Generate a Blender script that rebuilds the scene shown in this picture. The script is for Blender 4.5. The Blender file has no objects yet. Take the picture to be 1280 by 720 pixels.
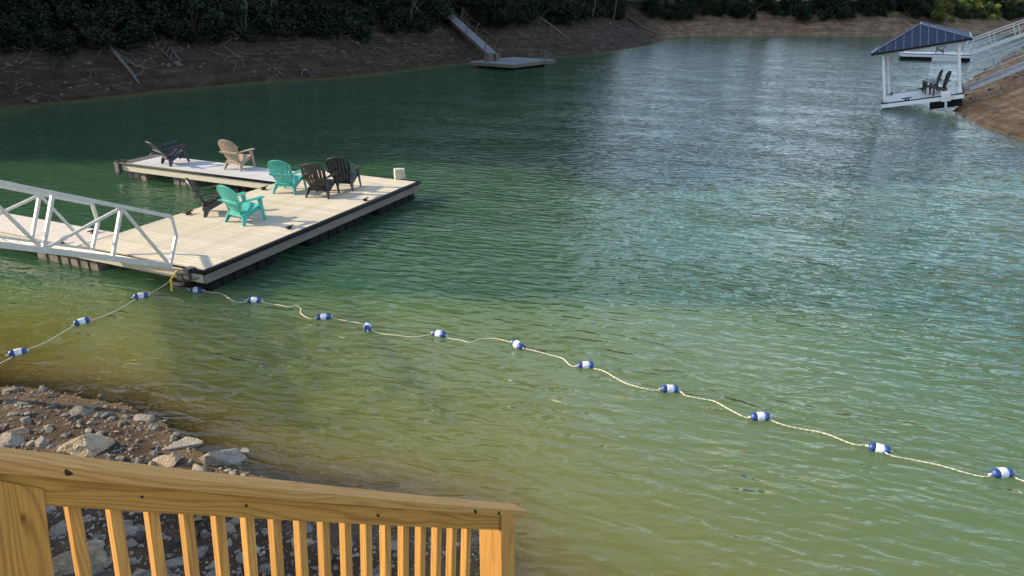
import bpy, bmesh, math, random
import numpy as np
from mathutils import Vector, Matrix
R = math.radians
random.seed(7); np.random.seed(7)
S = bpy.context.scene
C = S.collection

# ------------------------------------------------------------------ camera, light
CAM_H = 5.5
FPX = 910.0
TH = math.atan(368 / 910)
cam = bpy.data.objects.new('camera', bpy.data.cameras.new('camera')); C.objects.link(cam)
cam.location = (0, 0, CAM_H); cam.rotation_euler = (R(90) - TH, 0, 0)
cam.data.sensor_width = 36; cam.data.lens = FPX / 1280 * 36
cam.data.clip_start = 0.05; cam.data.clip_end = 2000
S.camera = cam
SUN_EL, SUN_AZ = R(25), R(-84)          # azimuth from +Y, clockwise positive: the sun stands at the left, a little beyond
sd = Vector((math.sin(SUN_AZ) * math.cos(SUN_EL), math.cos(SUN_AZ) * math.cos(SUN_EL), math.sin(SUN_EL)))
W = bpy.data.worlds.new('World'); S.world = W; W.use_nodes = True
nt = W.node_tree
sky = nt.nodes.new('ShaderNodeTexSky'); sky.sky_type = 'NISHITA'; sky.sun_disc = False
sky.sun_elevation = SUN_EL; sky.sun_rotation = SUN_AZ; sky.dust_density = .5; sky.ozone_density = 1.6
bg = nt.nodes['Background']; bg.inputs['Strength'].default_value = 0.15
# thin broken high cloud all over the sky
wtc = nt.nodes.new('ShaderNodeTexCoord')
wn = nt.nodes.new('ShaderNodeTexNoise'); wn.inputs['Scale'].default_value = 3.0; wn.inputs['Detail'].default_value = 6; wn.inputs['Roughness'].default_value = .55
wr = nt.nodes.new('ShaderNodeMapRange'); wr.inputs[1].default_value = .46; wr.inputs[2].default_value = .64; wr.inputs[3].default_value = .0; wr.inputs[4].default_value = .3
wm = nt.nodes.new('ShaderNodeMix'); wm.data_type = 'RGBA'; wm.inputs[7].default_value = (13, 13, 12.8, 1)
nt.links.new(wtc.outputs['Generated'], wn.inputs['Vector']); nt.links.new(wn.outputs[0], wr.inputs[0])
nt.links.new(wr.outputs[0], wm.inputs[0]); nt.links.new(sky.outputs[0], wm.inputs[6]); nt.links.new(wm.outputs[2], bg.inputs[0])
sl = bpy.data.lights.new('sun', 'SUN'); sl.energy = 4.4; sl.angle = R(0.6); sl.color = (1.0, 0.82, 0.58)
so = bpy.data.objects.new('sun', sl); C.objects.link(so)
so.rotation_euler = (-sd).to_track_quat('-Z', 'Y').to_euler()
S.view_settings.view_transform = 'Standard'; S.view_settings.look = 'None'
S.view_settings.exposure = 1.36; S.view_settings.gamma = 1

# ------------------------------------------------------------------ helpers
def ray(u, v):
    x, y = u - 640, v - 360
    c, s = math.cos(TH), math.sin(TH)
    return Vector((x, FPX * c - y * s, -FPX * s - y * c))
def up(u, v, z=0.0):
    r = ray(u, v); t = (z - CAM_H) / r.z
    return Vector((0, 0, CAM_H)) + r * t
def atY(u, v, Y):
    r = ray(u, v); return Vector((0, 0, CAM_H)) + r * (Y / r.y)

class MB:
    def __init__(s): s.v = []; s.f = []; s.m = []
    def add(s, vs, fs, mi=0):
        o = len(s.v); s.v += [tuple(p) for p in vs]
        s.f += [tuple(i + o for i in f) for f in fs]; s.m += [mi] * len(fs)
    def box(s, x0, x1, y0, y1, z0, z1, mi=0):
        vs = [(x0,y0,z0),(x1,y0,z0),(x1,y1,z0),(x0,y1,z0),(x0,y0,z1),(x1,y0,z1),(x1,y1,z1),(x0,y1,z1)]
        s.add(vs, [(3,2,1,0),(4,5,6,7),(0,1,5,4),(1,2,6,5),(2,3,7,6),(3,0,4,7)], mi)
    def hexa(s, a, b, mi=0):     # two quads
        s.add(list(a) + list(b), [(3,2,1,0),(4,5,6,7),(0,1,5,4),(1,2,6,5),(2,3,7,6),(3,0,4,7)], mi)
    def beam(s, p0, p1, w, h, upv=(0,0,1), w1=None, h1=None, mi=0):
        p0 = Vector(p0); p1 = Vector(p1); d = (p1 - p0).normalized(); u = Vector(upv)
        a = d.cross(u)
        if a.length < 1e-4: a = d.cross(Vector((0,1,0)))
        a.normalize(); b = a.cross(d)
        w1 = w if w1 is None else w1; h1 = h if h1 is None else h1
        q = lambda p, w_, h_: [p - a*w_/2 - b*h_/2, p + a*w_/2 - b*h_/2, p + a*w_/2 + b*h_/2, p - a*w_/2 + b*h_/2]
        s.hexa(q(p0, w, h), q(p1, w1, h1), mi)
    def tube(s, pts, r, n=8, mi=0, cap=True):
        pts = [Vector(p) for p in pts]; rr = r if isinstance(r, (list, tuple)) else [r]*len(pts)
        vs = []; prev = None
        for i, p in enumerate(pts):
            d = (pts[min(i+1, len(pts)-1)] - pts[max(i-1, 0)]).normalized()
            if prev is None:
                a = d.cross(Vector((0,0,1)))
                if a.length < .05: a = d.cross(Vector((0,1,0)))
            else: a = prev - d * prev.dot(d)
            a.normalize(); prev = a; b = d.cross(a)
            for k in range(n):
                t = 2*math.pi*k/n; vs.append(p + (a*math.cos(t) + b*math.sin(t))*rr[i])
        fs = []
        for i in range(len(pts)-1):
            for k in range(n):
                k2 = (k+1) % n; fs.append((i*n+k, i*n+k2, (i+1)*n+k2, (i+1)*n+k))
        if cap: fs.append(tuple(range(n-1, -1, -1))); fs.append(tuple((len(pts)-1)*n+k for k in range(n)))
        s.add(vs, fs, mi)
    def mesh(s, name, mats, smooth=False, bevel=0):
        me = bpy.data.meshes.new(name); me.from_pydata(s.v, [], s.f)
        mats = mats if isinstance(mats, (list, tuple)) else [mats]
        for m in mats: me.materials.append(m)
        if len(mats) > 1: me.polygons.foreach_set('material_index', s.m)
        bm = bmesh.new(); bm.from_mesh(me)
        bmesh.ops.recalc_face_normals(bm, faces=bm.faces)
        if bevel: bmesh.ops.bevel(bm, geom=bm.edges[:], offset=bevel, segments=2, affect='EDGES', profile=.5, clamp_overlap=True)
        bm.to_mesh(me); bm.free()
        if smooth: me.polygons.foreach_set('use_smooth', [True]*len(me.polygons))
        me.update(); return me
    def build(s, name, mats, parent=None, smooth=False, bevel=0):
        return link(name, s.mesh(name, mats, smooth, bevel), parent)
def link(name, data, parent=None, M=None):
    o = bpy.data.objects.new(name, data); C.objects.link(o)
    if parent: o.parent = parent
    if M is not None: o.matrix_local = M
    return o
def tag(o, label, cat, group=None, kind=None):
    if label: o['label'] = label
    if cat: o['category'] = cat
    if group: o['group'] = group
    if kind: o['kind'] = kind
    return o
def thing(name, label, cat, loc=(0,0,0), rz=0, group=None, M=None):
    o = bpy.data.objects.new(name, None); C.objects.link(o); o.empty_display_size = .2
    if M is not None: o.matrix_world = M
    else: o.location = loc; o.rotation_euler = (0,0,rz)
    return tag(o, label, cat, group)
def children(o): return [c for c in bpy.data.objects if c.parent == o]
def copy_tree(o, kids, loc, rz, label, group=None, scale=None):
    c = o.copy(); C.objects.link(c); c.location = loc; c.rotation_euler = (0,0,rz)
    if scale: c.scale = scale
    c['label'] = label
    if group: c['group'] = group
    for k in kids:
        d = k.copy(); C.objects.link(d); d.parent = c
    return c
def sst(a, b, x):
    t = np.clip((x-a)/(b-a), 0, 1); return t*t*(3-2*t)
def vnoise(x, y, seed=0):
    xi = np.floor(x).astype(np.int64); yi = np.floor(y).astype(np.int64)
    fx = x-xi; fy = y-yi; fx = fx*fx*(3-2*fx); fy = fy*fy*(3-2*fy)
    def h(a, b):
        n = (a*374761393 + b*668265263 + seed*1442695041) & 0x7fffffff
        n = ((n ^ (n >> 13)) * 1274126177) & 0x7fffffff
        return ((n ^ (n >> 16)) & 0xffff)/65535.0
    return (h(xi,yi)*(1-fx)+h(xi+1,yi)*fx)*(1-fy) + (h(xi,yi+1)*(1-fx)+h(xi+1,yi+1)*fx)*fy
def fbm(x, y, oct=4, seed=0):
    a = 0; w = .5
    for o in range(oct):
        a = a + w*(vnoise(x*2**o+17*o, y*2**o-9*o, seed+o)-.5); w *= .5
    return a

# ------------------------------------------------------------------ materials
def newmat(name):
    m = bpy.data.materials.new(name); m.use_nodes = True
    return m, m.node_tree.nodes, m.node_tree.links, m.node_tree.nodes['Principled BSDF']
def mat(name, col, rough=.6, var=0.0, nscale=6, bump=0.0, bscale=40, metal=0.0, stretch=(1,1,1), rnd=0.0, spec=.5, dark=None):
    m, N, L, P = newmat(name)
    P.inputs['Roughness'].default_value = rough; P.inputs['Metallic'].default_value = metal
    P.inputs['Specular IOR Level'].default_value = spec
    tc = N.new('ShaderNodeTexCoord'); mp = N.new('ShaderNodeMapping'); mp.inputs['Scale'].default_value = stretch
    L.new(tc.outputs['Object'], mp.inputs[0])
    nz = N.new('ShaderNodeTexNoise'); nz.inputs['Scale'].default_value = nscale; nz.inputs['Detail'].default_value = 6
    nz.inputs['Roughness'].default_value = .65
    L.new(mp.outputs[0], nz.inputs['Vector'])
    cr = N.new('ShaderNodeValToRGB')
    d = dark if dark else tuple(c*(1-var) for c in col)
    b = tuple(min(1, c*(1+var*.7)) for c in col)
    cr.color_ramp.elements[0].position = .32; cr.color_ramp.elements[0].color = (*d, 1)
    cr.color_ramp.elements[1].position = .68; cr.color_ramp.elements[1].color = (*b, 1)
    L.new(nz.outputs[0], cr.inputs[0]); out = cr.outputs[0]
    if rnd:
        oi = N.new('ShaderNodeObjectInfo'); mr = N.new('ShaderNodeMapRange')
        mr.inputs[3].default_value = 1-rnd; mr.inputs[4].default_value = 1+rnd
        L.new(oi.outputs['Random'], mr.inputs[0])
        hs = N.new('ShaderNodeHueSaturation'); L.new(out, hs.inputs['Color']); L.new(mr.outputs[0], hs.inputs['Value'])
        out = hs.outputs[0]
    L.new(out, P.inputs['Base Color'])
    if bump:
        n2 = N.new('ShaderNodeTexNoise'); n2.inputs['Scale'].default_value = bscale; n2.inputs['Detail'].default_value = 5
        L.new(mp.outputs[0], n2.inputs['Vector'])
        bp = N.new('ShaderNodeBump'); bp.inputs['Strength'].default_value = 1; bp.inputs['Distance'].default_value = bump
        L.new(n2.outputs[0], bp.inputs['Height']); L.new(bp.outputs[0], P.inputs['Normal'])
    return m

def pine(name, light, dark, knots=True):
    # sawn pine: growth rings round an offset pith, fine grain, dark knots; object X runs along the board
    m, N, L, P = newmat(name); P.inputs['Roughness'].default_value = .62
    P.inputs['Specular IOR Level'].default_value = .3
    tc = N.new('ShaderNodeTexCoord'); oi = N.new('ShaderNodeObjectInfo')
    off = N.new('ShaderNodeVectorMath'); off.operation = 'SCALE'; off.inputs[0].default_value = (3.1, .35, .27)
    L.new(oi.outputs['Random'], off.inputs['Scale'])
    ad = N.new('ShaderNodeVectorMath'); ad.operation = 'ADD'; L.new(tc.outputs['Object'], ad.inputs[0]); L.new(off.outputs[0], ad.inputs[1])
    mp = N.new('ShaderNodeMapping'); mp.inputs['Scale'].default_value = (.55, 5, 5); L.new(ad.outputs[0], mp.inputs[0])
    n1 = N.new('ShaderNodeTexNoise'); n1.inputs['Scale'].default_value = 1.3; n1.inputs['Detail'].default_value = 2; L.new(mp.outputs[0], n1.inputs['Vector'])
    vm = N.new('ShaderNodeVectorMath'); vm.operation = 'MULTIPLY_ADD'; L.new(n1.outputs['Color'], vm.inputs[0])
    vm.inputs[1].default_value = (.0, .9, .9); L.new(mp.outputs[0], vm.inputs[2])
    wv = N.new('ShaderNodeTexWave'); wv.wave_type = 'RINGS'; wv.rings_direction = 'X'
    wv.inputs['Scale'].default_value = 4.6; wv.inputs['Distortion'].default_value = 2.2; wv.inputs['Detail'].default_value = 2
    wv.inputs['Detail Scale'].default_value = .8; L.new(vm.outputs[0], wv.inputs['Vector'])
    cr = N.new('ShaderNodeValToRGB'); e = cr.color_ramp.elements
    e[0].position = .0; e[0].color = (*light, 1); e[1].position = 1; e[1].color = (*dark, 1)
    k = e.new(.55); k.color = (*[a*.8+b*.2 for a, b in zip(light, dark)], 1)
    L.new(wv.outputs[0], cr.inputs[0])
    mp2 = N.new('ShaderNodeMapping'); mp2.inputs['Scale'].default_value = (4, 160, 160); L.new(ad.outputs[0], mp2.inputs[0])
    n2 = N.new('ShaderNodeTexNoise'); n2.inputs['Scale'].default_value = 1; n2.inputs['Detail'].default_value = 4; L.new(mp2.outputs[0], n2.inputs['Vector'])
    mr = N.new('ShaderNodeMapRange'); mr.inputs[1].default_value = .3; mr.inputs[2].default_value = .7; mr.inputs[3].default_value = .82; mr.inputs[4].default_value = 1.12
    L.new(n2.outputs[0], mr.inputs[0])
    mx = N.new('ShaderNodeMix'); mx.data_type = 'RGBA'; mx.blend_type = 'MULTIPLY'; mx.inputs[0].default_value = 1
    L.new(cr.outputs[0], mx.inputs[6]); L.new(mr.outputs[0], mx.inputs[7]); out = mx.outputs[2]
    if knots:
        mp3 = N.new('ShaderNodeMapping'); mp3.inputs['Scale'].default_value = (3.2, 7, 7); L.new(ad.outputs[0], mp3.inputs[0])
        vo = N.new('ShaderNodeTexVoronoi'); vo.inputs['Scale'].default_value = 1.0; L.new(mp3.outputs[0], vo.inputs['Vector'])
        kr = N.new('ShaderNodeMapRange'); kr.inputs[1].default_value = .035; kr.inputs[2].default_value = .085
        kr.inputs[3].default_value = 1; kr.inputs[4].default_value = 0; L.new(vo.outputs['Distance'], kr.inputs[0])
        m3 = N.new('ShaderNodeMix'); m3.data_type = 'RGBA'; L.new(kr.outputs[0], m3.inputs[0]); L.new(out, m3.inputs[6])
        m3.inputs[7].default_value = (.05, .022, .008, 1); out = m3.outputs[2]
    hs = N.new('ShaderNodeHueSaturation'); vr = N.new('ShaderNodeMapRange'); vr.inputs[3].default_value = .88; vr.inputs[4].default_value = 1.1
    L.new(oi.outputs['Random'], vr.inputs[0]); L.new(vr.outputs[0], hs.inputs['Value']); L.new(out, hs.inputs['Color'])
    L.new(hs.outputs[0], P.inputs['Base Color'])
    bp = N.new('ShaderNodeBump'); bp.inputs['Distance'].default_value = .0012; bp.inputs['Strength'].default_value = .8
    L.new(n2.outputs[0], bp.inputs['Height']); L.new(bp.outputs[0], P.inputs['Normal'])
    return m

M_pine = pine('treated_pine', (.37, .195, .042), (.265, .125, .026))
M_pine_plain = pine('treated_pine_clear', (.43, .235, .064), (.34, .17, .042), knots=False)
M_pine_cap = pine('sun_bleached_pine', (.43, .25, .080), (.33, .175, .048), knots=False)
M_plank = mat('cream_deck_board', (.385, .345, .265), .75, .26, 2.2, .003, 60, stretch=(1, 6, 6), rnd=.09)
M_plank_grey = mat('grey_deck_board', (.34, .345, .35), .75, .16, 3, .002, 60, stretch=(1, 6, 6), rnd=.05)
M_plank_pink = mat('weathered_deck_board', (.40, .365, .32), .75, .18, 3, .002, 60, stretch=(6, 1, 6), rnd=.05)
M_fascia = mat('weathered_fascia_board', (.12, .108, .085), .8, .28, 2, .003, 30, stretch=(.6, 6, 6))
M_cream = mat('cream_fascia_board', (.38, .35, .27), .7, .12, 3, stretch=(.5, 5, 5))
M_rubber = mat('black_rubber', (.008, .008, .008), .7, .3, 8, spec=.2)
M_black_tub = mat('black_float_plastic', (.008, .008, .0078), .75, .4, 5, .004, 12, spec=.15)
M_tub_dusty = mat('silt_stained_float', (.13, .115, .09), .85, .45, 4, .004, 14, dark=(.05, .048, .04))
M_steel = mat('dark_galvanised_steel', (.09, .085, .08), .55, .3, 10, metal=.3)
M_alu = mat('bare_aluminium', (.50, .49, .45), .42, .12, 9, metal=.35)
M_alu_dull = mat('dull_aluminium', (.33, .35, .37), .5, .15, 9, metal=.2)
M_white = mat('white_painted_metal', (.60, .60, .58), .5, .08, 6)
M_teal = mat('teal_resin', (.035, .30, .25), .38, .08, 6)
M_tan = mat('tan_resin', (.28, .215, .15), .5, .10, 6)
M_navy = mat('navy_resin', (.005, .010, .028), .4, .2, 6)
M_blackc = mat('black_resin', (.010, .009, .008), .42, .3, 6)
M_charc = mat('charcoal_resin', (.028, .026, .025), .45, .3, 6)
M_brownc = mat('dark_brown_resin', (.045, .028, .024), .55, .3, 8)
M_navyroof = mat('navy_roof_metal', (.014, .020, .046), .35, .12, 4, metal=.2)
M_seam = mat('pale_roof_seam', (.10, .12, .17), .4, .1, 6)
M_blue = mat('blue_float_plastic', (.006, .038, .17), .45, .35, 12)
M_wht = mat('white_float_plastic', (.52, .55, .58), .5, .25, 14)
M_ry = mat('yellow_rope_fibre', (.46, .42, .27), .8, .25, 60)
M_rw = mat('white_rope_fibre', (.52, .50, .43), .8, .3, 60)
M_oldwood = mat('old_grey_planks', (.13, .14, .155), .85, .3, 3, .004, 25, stretch=(1, 6, 6), rnd=.12)
M_oldbrown = mat('old_brown_timber', (.10, .08, .06), .9, .35, 4)
M_dead = mat('bleached_dead_wood', (.095, .082, .068), .9, .35, 9, .006, 20)
M_bark = mat('tree_bark', (.07, .055, .042), .95, .4, 5, .02, 12, stretch=(3, 3, .6))
M_yellow = mat('yellow_strap', (.55, .34, .03), .7, .2, 30)

def rockmat(name, a, b, c):
    m, N, L, P = newmat(name); P.inputs['Roughness'].default_value = .85; P.inputs['Specular IOR Level'].default_value = .3
    tc = N.new('ShaderNodeTexCoord'); oi = N.new('ShaderNodeObjectInfo')
    nz = N.new('ShaderNodeTexNoise'); nz.inputs['Scale'].default_value = 2.2; nz.inputs['Detail'].default_value = 8; nz.inputs['Roughness'].default_value = .7
    L.new(tc.outputs['Object'], nz.inputs['Vector'])
    mt = N.new('ShaderNodeMath'); mt.operation = 'MULTIPLY_ADD'; mt.inputs[1].default_value = .35; L.new(oi.outputs['Random'], mt.inputs[0]); L.new(nz.outputs[0], mt.inputs[2])
    cr = N.new('ShaderNodeValToRGB'); e = cr.color_ramp.elements
    e[0].position = .42; e[0].color = (*b, 1); e[1].position = .85; e[1].color = (*c, 1); k = e.new(.62); k.color = (*a, 1)
    L.new(mt.outputs[0], cr.inputs[0]); L.new(cr.outputs[0], P.inputs['Base Color'])
    n2 = N.new('ShaderNodeTexNoise'); n2.inputs['Scale'].default_value = 7; n2.inputs['Detail'].default_value = 8; L.new(tc.outputs['Object'], n2.inputs['Vector'])
    bp = N.new('ShaderNodeBump'); bp.inputs['Distance'].default_value = .05; L.new(n2.outputs[0], bp.inputs['Height']); L.new(bp.outputs[0], P.inputs['Normal'])
    return m
M_rock_g = rockmat('grey_limestone', (.19, .178, .150), (.09, .084, .074), (.29, .26, .205))
M_rock_t = rockmat('tan_limestone', (.30, .24, .155), (.18, .135, .085), (.38, .32, .23))
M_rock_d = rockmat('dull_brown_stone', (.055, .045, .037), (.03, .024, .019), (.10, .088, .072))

def leafmat(name, c1, c2, trans=.3):
    m, N, L, P = newmat(name); P.inputs['Roughness'].default_value = .6; P.inputs['Specular IOR Level'].default_value = .25
    at = N.new('ShaderNodeAttribute'); at.attribute_name = 'leaf'; oi = N.new('ShaderNodeObjectInfo')
    mx = N.new('ShaderNodeMix'); mx.data_type = 'RGBA'; mx.inputs[6].default_value = (*c1, 1); mx.inputs[7].default_value = (*c2, 1)
    L.new(at.outputs['Fac'], mx.inputs[0])
    hs = N.new('ShaderNodeHueSaturation'); r1 = N.new('ShaderNodeMapRange'); r1.inputs[3].default_value = .47; r1.inputs[4].default_value = .53
    r2 = N.new('ShaderNodeMapRange'); r2.inputs[3].default_value = .65; r2.inputs[4].default_value = 1.3
    L.new(oi.outputs['Random'], r1.inputs[0]); L.new(oi.outputs['Random'], r2.inputs[0])
    L.new(r1.outputs[0], hs.inputs['Hue']); L.new(r2.outputs[0], hs.inputs['Value']); L.new(mx.outputs[2], hs.inputs['Color'])
    L.new(hs.outputs[0], P.inputs['Base Color'])
    tr = N.new('ShaderNodeBsdfTranslucent'); L.new(hs.outputs[0], tr.inputs[0])
    ms = N.new('ShaderNodeMixShader'); ms.inputs[0].default_value = trans
    L.new(P.outputs[0], ms.inputs[1]); L.new(tr.outputs[0], ms.inputs[2]); L.new(ms.outputs[0], N['Material Output'].inputs[0])
    return m
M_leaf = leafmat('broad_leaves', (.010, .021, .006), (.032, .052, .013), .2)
M_leafs = leafmat('sunlit_leaves', (.060, .085, .015), (.16, .17, .035), .35)  # brighter copy of the leaves: sunlight on the far shore put into the colour
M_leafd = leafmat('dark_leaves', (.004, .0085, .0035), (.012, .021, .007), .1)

# ------------------------------------------------------------------ terrain
WP = [(70,-34),(22,-13),(9,-4),(3.4,1.2),(1.4,3.4),(.45,4.9),(-.33,5.85),(-.9,6.6),(-2.27,7.05),(-3.27,7.51),(-4.85,8.6),
      (-5.9,9.13),(-6.95,9.54),(-7.78,9.71),(-9.5,10.4),(-12,11),(-15,13.5),(-18,17.5),(-21,23),(-24.5,31),(-26.93,39.08),
      (-22.71,43.27),(-18,49.8),(-12.4,53.2),(-8.65,58.4),(-5.2,63.5),(-2.4,68.2),(3.9,71.3),(9.75,77.5),(14,86),(18.9,95),(17,101),(23.5,107.6),
      (35,109.5),(50,107.65),(65,112),(79,119),(110,127),(140,122),(138,108),(110,101),(80,93),(55.8,83.4),(43.6,67.9),(33.7,54.3),(26,44.5),
      (22.3,37.3),(20.9,33),(20.75,29.6),(21.3,24),(20,15),(22,4),(34,-8),(75,-26)]
WP = np.array(WP)
def sdist(x, y):
    a = WP; b = np.roll(WP, -1, 0)
    best = np.full(x.shape, 1e9); ins = np.zeros(x.shape, bool)
    for (ax, ay), (bx, by) in zip(a, b):
        dx, dy = bx-ax, by-ay; t = np.clip(((x-ax)*dx+(y-ay)*dy)/(dx*dx+dy*dy), 0, 1)
        best = np.minimum(best, (x-ax-t*dx)**2+(y-ay-t*dy)**2)
        c = ((ay > y) != (by > y))
        if dy != 0: ins ^= c & (x < (bx-ax)*(y-ay)/dy+ax)
    d = np.sqrt(best); return np.where(ins, -d, d)
def height(x, y):
    x = np.asarray(x, float); y = np.asarray(y, float)
    near = (1-sst(12, 17, y))*(1-sst(9, 16, x))                     # the shore on the camera's side
    d = sdist(x, y)
    d = d + near*(.5*fbm(x/.9, y/.9, 4, 3)) + (1-near)*(1.6*fbm(x/5, y/5, 3, 5))
    dl = np.maximum(d, 0)
    hn = .13*np.minimum(dl, 2.6) + .55*np.maximum(dl-2.6, 0)
    hn = np.minimum(hn, 3.0)
    bank = .46*np.minimum(dl, 7) + .12*np.minimum(dl, .5)
    left = (1-sst(2, 42, x-.25*(y-60)))*sst(22.2, 27, y+.105*x)*(1-sst(96, 110, y)*sst(-5, 15, x))
    cap = 4.5 + 18*left
    hill = np.minimum(.85*np.maximum(dl-7, 0), np.maximum(cap-3.2, .5))
    hf = bank + hill + dl.clip(0, 4)/4*(.55*fbm(x/3.3, y/3.3, 4, 9)+.28*fbm(x/.8, y/.8, 3, 19))
    hn = hn + 2.9*sst(8.4, 10.6, -x)*(1-sst(6.0, 7.4, y))*(1-sst(11.5,13,-x))
    hf = hf + .085*np.sin(hf*6.5 + 1.5*fbm(x/6, y/6, 2, 31))*(dl/1.5).clip(0, 1)
    land = near*(hn + .10*fbm(x/.7, y/.7, 3, 11)*dl.clip(0, 1) + .09*fbm(x/.22, y/.22, 3, 13)*(dl*2).clip(0, 1)) + (1-near)*hf
    bed = -np.maximum(-d, 0)*(near*.26+(1-near)*2.2)
    bed = np.maximum(bed - .02*np.maximum(-d,0)**1.6, -4)
    return np.where(d > 0, land, bed + .04*fbm(x/.5, y/.5, 3, 15))
def axis(parts):
    out = []
    for a, b, s in parts: out += list(np.arange(a, b, s))
    return np.array(out + [parts[-1][1]])
gx = axis([(-260,-70,9),(-70,-32,1.6),(-32,-9,.45),(-9,1.6,.06),(1.6,30,.4),(30,90,.8),(90,300,8)])
gy = axis([(-60,1,2.5),(1,4.4,.3),(4.4,10.2,.06),(10.2,60,.45),(60,124,.7),(124,320,8)])
def grid(name, gx, gy, zf, material, attr=None):
    X, Y = np.meshgrid(gx, gy); x = X.ravel(); y = Y.ravel(); z = zf(x, y)
    nx, ny = len(gx), len(gy); me = bpy.data.meshes.new(name)
    me.vertices.add(nx*ny); me.vertices.foreach_set('co', np.stack([x, y, z], 1).astype(np.float32).ravel())
    i = np.arange((nx-1)*(ny-1)); r = i//(nx-1); c = i % (nx-1); a = r*nx+c
    q = np.stack([a, a+1, a+nx+1, a+nx], 1).astype(np.int32)
    me.loops.add(q.size); me.loops.foreach_set('vertex_index', q.ravel())
    me.polygons.add(len(q)); me.polygons.foreach_set('loop_start', (np.arange(len(q))*4).astype(np.int32))
    me.polygons.foreach_set('loop_total', np.full(len(q), 4, np.int32))
    me.polygons.foreach_set('use_smooth', np.ones(len(q), bool)); me.update(calc_edges=True)
    if attr:
        for n, f in attr.items():
            t = me.attributes.new(n, 'FLOAT', 'POINT'); t.data.foreach_set('value', f(x, y).astype(np.float32))
    me.materials.append(material); return link(name, me)

def ground_mat():
    m, N, L, P = newmat('shore_earth'); P.inputs['Roughness'].default_value = .95; P.inputs['Specular IOR Level'].default_value = .15
    tc = N.new('ShaderNodeTexCoord')
    n1 = N.new('ShaderNodeTexNoise'); n1.inputs['Scale'].default_value = .9; n1.inputs['Detail'].default_value = 9; n1.inputs['Roughness'].default_value = .7
    L.new(tc.outputs['Object'], n1.inputs['Vector'])
    cr = N.new('ShaderNodeValToRGB'); e = cr.color_ramp.elements
    e[0].position = .34; e[0].color = (.085, .055, .035, 1); e[1].position = .70; e[1].color = (.25, .185, .122, 1)
    k = e.new(.52); k.color = (.152, .104, .066, 1)
    L.new(n1.outputs[0], cr.inputs[0])
    # flat silty ledges: strata that follow the height
    sp = N.new('ShaderNodeSeparateXYZ'); L.new(tc.outputs['Object'], sp.inputs[0])
    cb = N.new('ShaderNodeCombineXYZ')
    for i, s_ in ((0, .08), (1, .08), (2, 5.0)):
        q = N.new('ShaderNodeMath'); q.operation = 'MULTIPLY'; q.inputs[1].default_value = s_; L.new(sp.outputs[i], q.inputs[0]); L.new(q.outputs[0], cb.inputs[i])
    n3 = N.new('ShaderNodeTexNoise'); n3.inputs['Scale'].default_value = 1.6; n3.inputs['Detail'].default_value = 5; L.new(cb.outputs[0], n3.inputs['Vector'])
    r3 = N.new('ShaderNodeMapRange'); r3.inputs[1].default_value = .38; r3.inputs[2].default_value = .62; r3.inputs[3].default_value = .68; r3.inputs[4].default_value = 1.3
    L.new(n3.outputs[0], r3.inputs[0])
    mx = N.new('ShaderNodeMix'); mx.data_type = 'RGBA'; mx.blend_type = 'MULTIPLY'; mx.inputs[0].default_value = .8
    L.new(cr.outputs[0], mx.inputs[6]); L.new(r3.outputs[0], mx.inputs[7])
    # pale wet silt at and under the water line, leaf litter up in the wood
    ht = N.new('ShaderNodeMapRange'); ht.inputs[1].default_value = -.02; ht.inputs[2].default_value = .05; L.new(sp.outputs[2], ht.inputs[0])
    m2 = N.new('ShaderNodeMix'); m2.data_type = 'RGBA'; L.new(ht.outputs[0], m2.inputs[0])
    m2.inputs[6].default_value = (.25, .175, .085, 1); L.new(mx.outputs[2], m2.inputs[7])
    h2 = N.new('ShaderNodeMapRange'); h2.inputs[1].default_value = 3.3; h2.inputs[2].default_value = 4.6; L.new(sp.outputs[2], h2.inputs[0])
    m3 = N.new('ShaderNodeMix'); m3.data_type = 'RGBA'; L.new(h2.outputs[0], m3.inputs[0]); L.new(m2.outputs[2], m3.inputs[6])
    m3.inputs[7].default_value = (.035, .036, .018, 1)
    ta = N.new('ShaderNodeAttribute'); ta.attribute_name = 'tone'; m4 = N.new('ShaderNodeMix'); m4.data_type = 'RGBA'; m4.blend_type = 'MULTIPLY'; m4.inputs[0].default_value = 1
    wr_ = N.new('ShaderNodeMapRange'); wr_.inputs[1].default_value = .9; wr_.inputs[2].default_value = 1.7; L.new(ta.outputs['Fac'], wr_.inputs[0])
    m5 = N.new('ShaderNodeMix'); m5.data_type = 'RGBA'; m5.blend_type = 'MULTIPLY'; m5.inputs[7].default_value = (1.12, .93, .74, 1)   # warm sunlight put into the right bank's earth colour
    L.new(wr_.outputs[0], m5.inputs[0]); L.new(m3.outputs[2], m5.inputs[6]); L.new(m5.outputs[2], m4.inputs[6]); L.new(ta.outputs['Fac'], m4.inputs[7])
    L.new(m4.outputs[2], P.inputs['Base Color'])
    n2 = N.new('ShaderNodeTexNoise'); n2.inputs['Scale'].default_value = 9; n2.inputs['Detail'].default_value = 10; n2.inputs['Roughness'].default_value = .75
    L.new(tc.outputs['Object'], n2.inputs['Vector'])
    bp = N.new('ShaderNodeBump'); bp.inputs['Distance'].default_value = .09; bp.inputs['Strength'].default_value = 1; L.new(n2.outputs[0], bp.inputs['Height']); L.new(bp.outputs[0], P.inputs['Normal'])
    return m
g = grid('ground', gx, gy, height, ground_mat(), {'tone': lambda x, y: np.clip(.27 + .26*(1-sst(9, 17, y))*(1-sst(9,16,x)) + 1.5*sst(11, 19, x-.05*y)*(1-.55*sst(85, 105, y)), 0, 1.77)}); g['kind'] = 'structure'  # tone puts shade into the left bank's colour, sunlight into the right bank's
import bisect
_X, _Y = np.meshgrid(gx, gy); _co = np.empty(len(gx)*len(gy)*3, np.float32); g.data.vertices.foreach_get('co', _co)
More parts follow.
